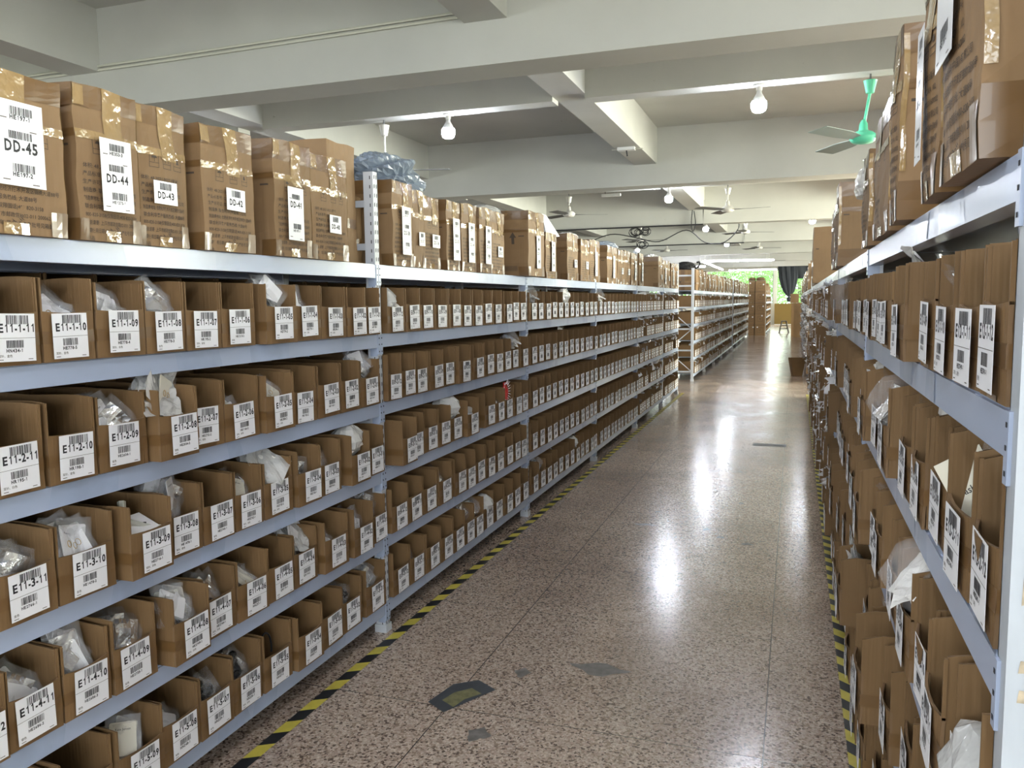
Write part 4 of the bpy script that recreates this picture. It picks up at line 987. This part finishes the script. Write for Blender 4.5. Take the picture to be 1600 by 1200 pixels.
# red packet with white spikes
x, y, z, w, face, dl = PLACED[('E09', 3, 3)]
t = thing('plastic_packet', 'bright red packet with white spikes above box E09-3-03', 'packet', (x-.03, y, z+.165), 0)
mb = MB(); crumple(mb, .11, .12, .02, 5, 'red', 8, 8, th=.004); mb.obj('red_wrap', t)
mb = MB()
for k in range(22):
    a = 2*PI*k/22; r_ = rng.uniform(.055, .075); mb.tube([(.01, .045*math.cos(a), .05*math.sin(a)), (.02, r_*math.cos(a), (r_+.01)*math.sin(a))], [.003, .0008], 'card', 5)
mb.obj('white_spikes', t)
# foam braces in E11-3-09
x, y, z, w, face, dl = PLACED[('E11', 3, 9)]
t = thing('foam_cutouts', 'grey foam strips crossed over white paper in box E11-3-09', 'packing', (x, y, z), 0)
for a, b_ in (((-.05, -.05, .06), (-.10, .0, .19)), ((-.04, .06, .10), (-.08, -.045, .155)), ((-.03, .065, .105), (-.06, -.06, .10))):
    mb = MB(); mb.tube([a, b_], .011, 'foam', 6)
    for q in (.3, .75): c = [a[i]+(b_[i]-a[i])*q for i in range(3)]; mb.lathe([(.0045, -.0125), (.0045, .0125)], c, 'slot', 8)
    mb.obj('foam_strip', t)
mb = MB(); mb.quad([(-.02, -.06, .11), (-.02, .06, .11), (-.10, .06, .145), (-.10, -.06, .145)], 'card'); mb.obj('white_paper', t)
# big card leaning in E12-2-11
x, y, z, w, face, dl = PLACED[('E12', 2, 11)]
t = thing('greeting_card', 'large cream card with script leaning out of box E12-2-11', 'card', (.268, 1.40, 1.155), PI)
t.rotation_euler = (.6, -.1, PI+.95)
mb = MB(); mb.box((0, -.04, -.055), (.0012, .04, .055), 'cream_card'); put_text(mb, 'Fashion', 'S:', (.0016, .0, -.005), (0, 1, 0), (0, 0, 1), width=.045); mb.obj('card_sheet', t)
# necklace loop in E11-5-05
x, y, z, w, face, dl = PLACED[('E11', 5, 5)]
t = tag((lambda m_: (m_.tube([(-.05, -.035+.035*math.cos(a)+.03, .115+.062*math.sin(a)) for a in (PI*q/14-.3 for q in range(18))], .0035, 'dark_item', 6), m_.obj('bead_necklace', loc=(x, y, z)))[1])(MB()), 'black bead necklace looped up inside box E11-5-05', 'necklace')

# ------------------------------------------------------------------ bags on top
def blob(name, lab, c, r, mn, seed, cat='bag', n1=26, n2=18, rough=.25):
    r2_ = random.Random(seed); ks = [(r2_.uniform(2, 7), r2_.uniform(2, 7), r2_.uniform(0, 6)) for _ in range(7)]
    mb = MB(); vs = []
    for j in range(n2+1):
        for i in range(n1):
            th_ = PI*j/n2; ph_ = 2*PI*i/n1
            q = 1+rough*sum(abs(math.sin(k[0]*th_+round(k[1])*ph_*.5*2*.5+k[2]))-.6 for k in ks)/5*math.sin(th_)
            z_ = math.cos(th_)*q; z_ = max(z_, -.55)
            vs.append((c[0]+r[0]*q*math.sin(th_)*math.cos(ph_), c[1]+r[1]*q*math.sin(th_)*math.sin(ph_), c[2]+r[2]*(z_+.55)))
    mb.add(vs, [(j*n1+i, (j+1)*n1+i, (j+1)*n1+(i+1) % n1, j*n1+(i+1) % n1) for j in range(n2) for i in range(n1)], mn)
    return tag(mb.obj(name), lab, cat)
blob('plastic_bag', 'crumpled grey plastic bag on the cartons behind the tall post', (XA-.20, 3.58, T+.345), (.15, .24, .13), 'grey_plastic', 4, n1=48, n2=30, rough=.7)
blob('plastic_bag', 'white bag lying on the cartons just before the arrow carton', (XF-.2, 4.86, T+.35), (.10, .16, .06), 'milky_film', 5)
blob('plastic_bag', 'pale bag on the cartons two past the arrow carton', (XF-.25, 7.0, T+.36), (.1, .14, .05), 'milky_film', 6)
blob('plastic_bag', 'bluish bag on the cartons past the fifth post', (XF-.2, 8.3, T+.35), (.12, .3, .06), 'grey_plastic', 7)
blob('plastic_bag', 'white bag on the last cartons of the long rack', (XF-.2, 11.2, T+.36), (.12, .4, .06), 'milky_film', 8)
blob('plastic_bag', 'milky bag poking over the fifth carton of the narrow rack', (.235, 3.30, T+.20), (.035, .10, .07), 'milky_film', 9)
blob('plastic_bag', 'clear bag hanging under the narrow rack top beam', (.21, 4.2, T-.22), (.05, .16, .12), 'clear_film', 10)
mb = MB(); mb.quad([(XF-.08, 5.84, T+.30), (XF-.06, 6.10, T+.33), (XF-.10, 5.88, T+.47), (XF-.12, 5.84, T+.48)], 'card'); mb.quad([(XF-.14, 5.84, T+.30), (XF-.12, 6.10, T+.33), (XF-.12, 5.84, T+.48)], 'card')
tag(mb.obj('paper_sheet'), 'pointed white paper sticking up past the arrow carton', 'paper')
mb = MB(); mb.quad([(XF-.17, 1.66, T+.37), (XF-.17, 1.74, T+.37), (XF-.15, 1.73, T+.41), (XF-.17, 1.70, T+.425)], 'card'); tag(mb.obj('paper_scrap'), 'torn white paper tip on top of carton DD-44', 'paper')
t = thing('black_bag', 'black bag with a curled handle on the end carton of the braced rack', 'bag', (XF-.22, 14.95, T+.36))
o = blob('bag_body', None, (0, 0, 0), (.19, .16, .10), 'black_cloth', 3); o.parent = t
for k_ in ('category',):
    if k_ in o: del o[k_]
mb = MB(); mb.tube([(.12, -.05, .05), (.20, -.06, .03), (.25, -.05, .06), (.27, -.05, .11), (.25, -.05, .14), (.21, -.05, .13)], .016, 'black_cloth', 8); mb.obj('bag_handle', t)

# ------------------------------------------------------------------ lamps
def lamp(x, y, zg, ztop, lab, r=.062, cord=False):
    t = thing('ceiling_lamp', lab, 'lamp', (x, y, zg))
    mb = MB(); mb.lathe([(.02, -.9*r), (.55*r, -.95*r), (.85*r, -.75*r), (r, -.3*r), (r, .2*r), (.9*r, .45*r)], (0, 0, 0), 'bulb', 20); mb.obj('bulb', t, smooth=True)
    mb = MB(); mb.lathe([(.9*r, .45*r), (.62*r, 1.0*r), (.34*r, 1.5*r), (.30*r, 1.9*r)], (0, 0, 0), 'bulb_cap', 20); mb.obj('bulb_neck', t, smooth=True)
    top = ztop-zg
    if cord:
        mb = MB(); mb.tube([(0, 0, 1.8*r), (0, 0, top)], .006, 'conduit', 6); mb.obj('lamp_cord', t)
        mb = MB(); mb.lathe([(.02, 1.7*r), (.02, 2.3*r)], (0, 0, 0), 'white_metal', 12); mb.obj('lamp_socket', t)
    else:
        mb = MB(); mb.lathe([(.024, 1.8*r), (.026, top-.02), (.05, top-.012), (.05, top)], (0, 0, 0), 'white_metal', 16); mb.obj('lamp_socket', t)
    return t
lamp(-.31, 7.10, 3.02, ZL, 'round white bulb lamp on the beam above the open aisle')
lamp(-3.06, 7.10, 3.02, ZL, 'round white bulb lamp over the long rack cartons by the cracked beam')
lamp(-1.89, 13.0, 3.02, ZL+.04, 'bulb lamp under the lengthwise beam past the second cross beam')
lamp(-1.89, 18.6, 3.0, ZL+.04, 'bulb lamp under the lengthwise beam past the third cross beam')
lamp(-1.87, 24.2, 3.0, ZL+.04, 'smallest bulb lamp in the row over the aisle, past the fourth cross beam')
lamp(.30, 17.7, 3.0, ZS, 'bulb lamp hanging on a long cord above the window side racks', cord=True)
lamp(-4.67, 25.5, 3.0, ZS, 'bulb lamp shining beside the tall post of the long rack', cord=True)
for x, y in ((-.3, .9), (-3.1, .9), (2.9, 7.1), (-6.2, 7.1), (3.0, .9), (-8, 13), (-.3, -2.5)):
    lamp(x, y, 3.02, ZL if (y == 7.1) else ZS, 'bulb lamp hanging over a neighbouring aisle', cord=(y != 7.1))['group'] = 'bulb lamps outside the view'
# fluorescent strips near the windows
def tube_lamp(a, b_, lab):
    t = thing('strip_light', lab, 'lamp', a); d = Vector(b_)-Vector(a)
    mb = MB(); mb.tube([(0, 0, 0), tuple(d)], .022, 'tube', 8); mb.obj('light_tube', t)
    mb = MB(); mb.tube([(0, 0, .045), tuple(d+Vector((0, 0, .045)))], .03, 'white_metal', 4); mb.obj('light_housing', t)
    mb = MB()
    for q in (.1, .9): p = d*q; mb.tube([(p[0], p[1], .06), (p[0], p[1], ZS-a[2])], .006, 'conduit', 5)
    mb.obj('hanging_rod', t)
tube_lamp((-3.0, 29.0, 2.75), (-.70, 29.3, 2.75), 'long strip light closest to the aisle end, hanging high before the windows')
tube_lamp((-2.9, 38.9, 2.75), (-.8, 38.8, 2.75), 'long strip light lower down before the windows')
tube_lamp((-3.05, 29.0, 2.74), (-3.05, 37.5, 2.74), 'strip light running lengthwise toward the windows')
tube_lamp((-5.6, 33.5, 2.75), (-3.4, 33.5, 2.75), 'strip light over the racks near the far windows')

# ------------------------------------------------------------------ ceiling fans
def fan(x, y, ztop, zhub, lab, body='fan_white', blade='dark_blade', rot=0, R_=.62, lean=(0, 0)):
    t = thing('ceiling_fan', lab, 'fan', (x, y, ztop)); h = ztop-zhub
    mb = MB(); mb.tube([(0, 0, 0), (0, 0, -.05)], .008, 'dark_blade', 6); mb.lathe([(.052, -.05), (.048, -.06), (.030, -.145), (.012, -.15)], (0, 0, 0), body, 16); mb.obj('canopy', t, smooth=False)
    mb = MB(); mb.tube([(0, 0, -.14), (lean[0], lean[1], -h+.07)], .011, body, 8); mb.obj('down_rod', t)
    c = (lean[0], lean[1], -h)
    mb = MB(); mb.lathe([(.014, .13), (.03, .10), (.034, .05), (.07, .035), (.098, .01), (.10, -.02), (.075, -.045), (.02, -.055)], c, body, 20); mb.obj('motor', t, smooth=True)
    for k in range(3):
        a = rot+2*PI*k/3; mb = MB(); ca, sa = math.cos(a), math.sin(a)
        def Pn(q, b_):
            r_ = .09+(R_-.09)*q; w_ = .035+.045*min(1, q*3); yv = (b_-.5)*2*w_; zt = -.010+.018*(b_-.5)
            return (c[0]+r_*ca-yv*sa, c[1]+r_*sa+yv*ca, c[2]+zt)
        mb.sheet(Pn, 8, 2, (0, 0, -.004), blade); mb.obj('blade', t)
fan(.52, 7.10, ZL, 2.705, 'mint green ceiling fan beside the cartons of the narrow rack', 'fan_green', 'fan_blade', 2.02, lean=(-.04, 0))
fan(-3.72, 7.10, ZL, 2.72, 'white ceiling fan half hidden behind the grey bag', 'fan_white', 'dark_blade', .25)
fan(-3.5, 13.0, ZL, 2.86, 'white ceiling fan over the long rack before the third cross beam', rot=.38)
fan(-1.0, 13.0, ZL, 2.82, 'ceiling fan with cream blades over the middle of the aisle', 'fan_white', 'dark_blade', -.15)
fan(-1.06, 18.9, ZL, 2.93, 'ceiling fan over the aisle past the third cross beam', rot=.4)
fan(-3.4, 18.9, ZL, 2.83, 'ceiling fan hung with black cable coils', rot=.1)
fan(-3.66, 24.8, ZL, 2.93, 'small far fan just past the black cable coils', rot=.0)
fan(-1.01, 24.8, ZL, 2.92, 'ceiling fan over the aisle past the fourth cross beam', rot=.3)
fan(-1.0, 34, ZS, 2.95, 'most distant ceiling fan, before the bright windows', rot=.1)
# cables
t = thing('cable_bundle', 'tangle of black cable coils hanging around a ceiling fan', 'cable', (-3.4, 18.6, 2.9))
mb = MB()
for k in range(14):
    c = Vector((rng.uniform(-.12, .2), 0, rng.choice((.12, -.16))+rng.uniform(-.05, .05))); r_ = rng.uniform(.06, .15); t0 = rng.uniform(0, 6)
    mb.tube([(c.x+r_*math.cos(a+t0), rng.uniform(-.02, .02), c.z+r_*.8*math.sin(a+t0)) for a in (2*PI*q/12 for q in range(13))], .010, 'cable', 5)
mb.obj('cable_coil', t)
def wire(pts, lab, r=.008, mn='cable', nm='cable'):
    mb = MB(); P_ = [Vector(p) for p in pts]; out = []
    for i in range(len(P_)-1):
        p0, p1, p2, p3 = P_[max(i-1, 0)], P_[i], P_[i+1], P_[min(i+2, len(P_)-1)]
        for q in range(6):
            s_ = q/6; out.append(.5*((2*p1)+(-p0+p2)*s_+(2*p0-5*p1+4*p2-p3)*s_*s_+(-p0+3*p1-3*p2+p3)*s_**3))
    out.append(P_[-1]); mb.tube(out, r, mn, 6); tag(mb.obj(nm), lab, 'cable')
wire([(-4.6, 18.5, 2.75), (-4.0, 18.5, 2.95), (-3.4, 18.5, 2.85), (-2.9, 18.5, 2.75), (-2.3, 18.5, 2.98), (-1.9, 18.5, 2.7), (-1.5, 18.5, 2.68), (-1.2, 18.5, 2.95), (-1.2, 18.5, 3.2)], 'long looping black cable beyond the cable coils', .012)
wire([(-1.95, 16.7, 3.3), (-1.98, 16.7, 3.0), (-1.95, 16.7, 2.8), (-1.90, 16.7, 2.95), (-1.93, 16.7, 3.2)], 'short black cable loop hanging below the lengthwise beam', .010)
def conduit(pts, lab): wire(pts, lab, .012, 'conduit', 'conduit_pipe')
mb = MB()
for dz in (0, -.028): mb.tube([(-5.75, 4.983, 3.255+dz), (-4.4, 4.983, 3.26+dz), (-2.05, 4.983, 3.285+dz)], .010, 'conduit', 6)
tag(mb.obj('conduit_pipe'), 'pair of cream conduit pipes along the first cross beam', 'pipe')
for k, (y, xa, xb) in enumerate(((16.70, -6.2, -1.75), (22.60, -7.5, -1.3))):
    mb = MB(); mb.tube([(xa, y, 2.93), (xb, y, 2.93), (xb, y, 3.4)], .016, 'cable', 6); tag(mb.obj('conduit_pipe'), 'dark pipe along the underside of the %s cross beam' % ORD[k+3], 'pipe')
mb = MB(); mb.tube([(.285, 16.9, 2.95), (.285, 16.9, 3.68)], .01, 'cable', 6)
# small fixtures
mb = MB(); mb.box((-1.99, 9.55, ZL+.005), (-1.79, 9.65, ZL+.04), 'white_metal'); mb.tube([(-1.89, 9.6, ZL+.01), (-1.88, 9.6, ZL-.06)], .008, 'cable', 6); mb.tube([(-2.06, 9.58, ZL+.02), (-1.7, 9.62, ZL+.02)], .006, 'conduit', 6)
tag(mb.obj('junction_box'), 'metal bracket with a cut cable on the lengthwise beam', 'fixture')
mb = MB(); mb.box((-2.95, 12.95, 3.10), (-2.65, 13.02, 3.14), 'white_metal'); mb.tube([(-2.9, 13, 3.12), (-2.9, 13, ZL)], .005, 'cable', 5); tag(mb.obj('strip_fixture'), 'short unlit white strip fixture over the long rack', 'lamp')

# ------------------------------------------------------------------ far end of the aisle
mb = MB(); mb.box((-1.06, 47.6, 0.03), (-.03, 47.66, 1.17), 'brown_panel'); o = tag(mb.obj('timber_panel'), 'ochre brown timber panel under the far window', 'panel')
mb = MB(); mb.box((-1.06, 47.58, 0), (-.03, 47.67, .03), 'white_metal'); mb.obj('bottom_rail', o)
t = thing('wooden_stool', 'small dark wooden stool at the far end of the aisle', 'stool', (-.41, 36.3, 0))
mb = MB(); mb.box((-.12, -.12, .47), (.12, .12, .51), 'stool_wood'); mb.obj('seat', t)
for sx_ in (-1, 1):
    for sy_ in (-1, 1):
        mb = MB(); mb.tube([(sx_*.19, sy_*.17, 0), (sx_*.09, sy_*.09, .475)], .032, 'stool_wood', 6); mb.obj('leg', t)
mb = MB()
for z_ in (.16, .30): q = .19-.1*z_/.475; mb.box((-q, -.012-q*.8, z_), (q, .012-q*.8, z_+.035), 'stool_wood')
mb.obj('stretcher', t)
mb = MB(); mb.box((-.03, 32.1, 0), (.33, 32.13, 1.26), 'carton_board'); mb.box((-.03, 32.095, .60), (.33, 32.1, .605), 'board_edge'); tag(mb.obj('cardboard_sheet'), 'tall tan cardboard sheet standing at the end of the window side racks', 'cardboard')
t = thing('carton', 'round topped tan parcel on the window side rack by the curtain', 'parcel', (-.02, 32.9, 1.27)); mb = MB(); mb.box((-.14, 0, -.0), (.16, .4, .35), 'carton_board'); mb.obj('carton_body', t)
mb = MB(); mb.box((-.12, 33.0, 0), (.3, 33.4, 1.265), 'carton_board'); tag(mb.obj('carton_stand'), 'plain carton carrying the tan parcel', 'carton')
# curtain tied in a knot and a dark net above it
mb = MB()
cx, cyy = -.38, 44.0
prof = [(3.44, .42), (3.0, .44), (2.5, .42), (2.1, .34), (1.8, .24), (1.62, .12), (1.54, .07)]
vs = []; n_ = 40
for z_, r_ in prof:
    for k in range(n_):
        a = 2*PI*k/n_; q = 1+.16*math.sin(9*a+z_*1.2)+.06*math.sin(17*a); vs.append((cx+(3.44-z_)*.05+r_*q*math.cos(a), cyy+r_*.45*q*math.sin(a), z_))
mb.add(vs, [(j*n_+k, j*n_+(k+1) % n_, (j+1)*n_+(k+1) % n_, (j+1)*n_+k) for j in range(len(prof)-1) for k in range(n_)], 'curtain')
o = tag(mb.obj('knotted_curtain'), 'dark grey curtain gathered and tied in a knot before the far window', 'curtain')
mb = MB(); mb.lathe([(.03, .12), (.10, .05), (.11, -.06), (.05, -.14), (.01, -.16)], (cx+.09, cyy, 1.42), 'curtain', 12); mb.obj('curtain_knot', o)
mb = MB(); mb.tube([(cx, cyy, 3.4), (cx, cyy, ZS)], .015, 'cable', 6); mb.obj('curtain_tie', o)
def shade_net(name, x0, x1, y, z0, z1, lab):
    mb = MB(); mb.sheet(lambda a, b_: (x0+(x1-x0)*a, y+.04*math.sin(14*a+3*b_), z0+(z1-z0)*b_), 24, 6, (0, .01, 0), 'curtain'); tag(mb.obj(name), lab, 'curtain')
shade_net('shade_cloth', -.2, 1.3, 44.6, 2.45, ZS, 'dark shade cloth stretched across the top of the far window')
# beyond: loaded cartons and bags on the dark rack
for k in range(9):
    yk = 34.4+k*.66
    if k % 3 == 1: blob('sack', 'brown sack, %s along the dark loaded rack' % ORD[k+1], (-1.33, yk+.25, LV[0]), (.22, .28, .22), 'board_edge', k+20)
    else: carton(-1.09, yk, yk+.5, LV[0], .42, .38+.1*(k % 2), 'carton on the dark loaded rack, %s from the stacks' % ORD[k+1], 'cartons on the dark loaded rack', v=k % 3, style='plain')
for k, (x, r_) in enumerate(((-1.62, .20), (-1.30, .24))):
    blob('sack', 'brown sack resting on the %s stack of sealed cartons' % ('narrow', 'wide')[k], (x, 34.0, 2.175), (r_*.7, .2, .08), 'board_edge', k+40)
# tapered open bin standing in the aisle
mb = MB(); zt_ = .33; a0, a1 = .085, .135
ring = lambda r_, z_: [(-r_, -r_, z_), (r_, -r_, z_), (r_, r_, z_), (-r_, r_, z_)]
mb.add(ring(a0, 0)+ring(a1, zt_), [(i_, (i_+1) % 4, 4+(i_+1) % 4, 4+i_) for i_ in range(4)]+[(3, 2, 1, 0)], 'cardboard')
mb.add(ring(a0-.006, .006)+ring(a1-.006, zt_), [(i_, 4+i_, 4+(i_+1) % 4, (i_+1) % 4) for i_ in range(4)]+[(0, 1, 2, 3)], 'cardboard')
tag(mb.obj('waste_bin', loc=(.06, 16.2, 0), rz=.2), 'brown tapered cardboard bin standing in the aisle past the gap', 'bin')

# ------------------------------------------------------------------ outdoors
mb = MB(); mb.box((-60, -40, -.6), (60, 120, -.25), 'ground_out'); struct('ground_outside', mb)
def tree(x, y, h, r_, seed, lab):
    r2_ = random.Random(seed); t = thing('tree', lab, 'tree', (x, y, -.25), 0, 'trees outside the windows')
    mb = MB(); mb.tube([(0, 0, 0), (.1, 0, h*.3), (.0, .1, h*.6)], [.16, .12, .07], 'bark', 8); mb.obj('trunk', t)
    mb = MB()
    for k in range(2600):
        th_ = r2_.uniform(0, 2*PI); u_ = r2_.uniform(-1, 1); rr = r_*(r2_.random()**.4); s_ = math.sqrt(1-u_*u_)
        c = Vector((rr*s_*math.cos(th_), rr*s_*math.sin(th_), h*.58+rr*u_*1.15)); a = Vector([r2_.gauss(0, 1) for _ in range(3)]).normalized(); b_ = a.cross(Vector((r2_.gauss(0, 1), r2_.gauss(0, 1), .3))).normalized(); sz = r2_.uniform(.07, .16)
        mb.add([tuple(c+a*sz), tuple(c+b_*sz*.5), tuple(c-a*sz), tuple(c-b_*sz*.5)], [(0, 1, 2, 3)], 'leaf')
    mb.obj('crown', t)
for k, (x, y) in enumerate(((-10, 53), (-6.4, 56.5), (-4.2, 52.5), (-2.0, 57), (.2, 52.6), (3.4, 56))):
    tree(x, y, 5.2+(k % 3)*.5, 1.9, k, 'leafy green tree outside the far windows')
for k, (x, y) in enumerate(((13, 8), (13, 14), (12.5, 20), (13, 27))):
    tree(x, y, 4.6, 1.7, k+9, 'leafy green tree outside the aisle side windows')
#print('bins', cnt, 'packets', npk, 'objects', len(bpy.data.objects))
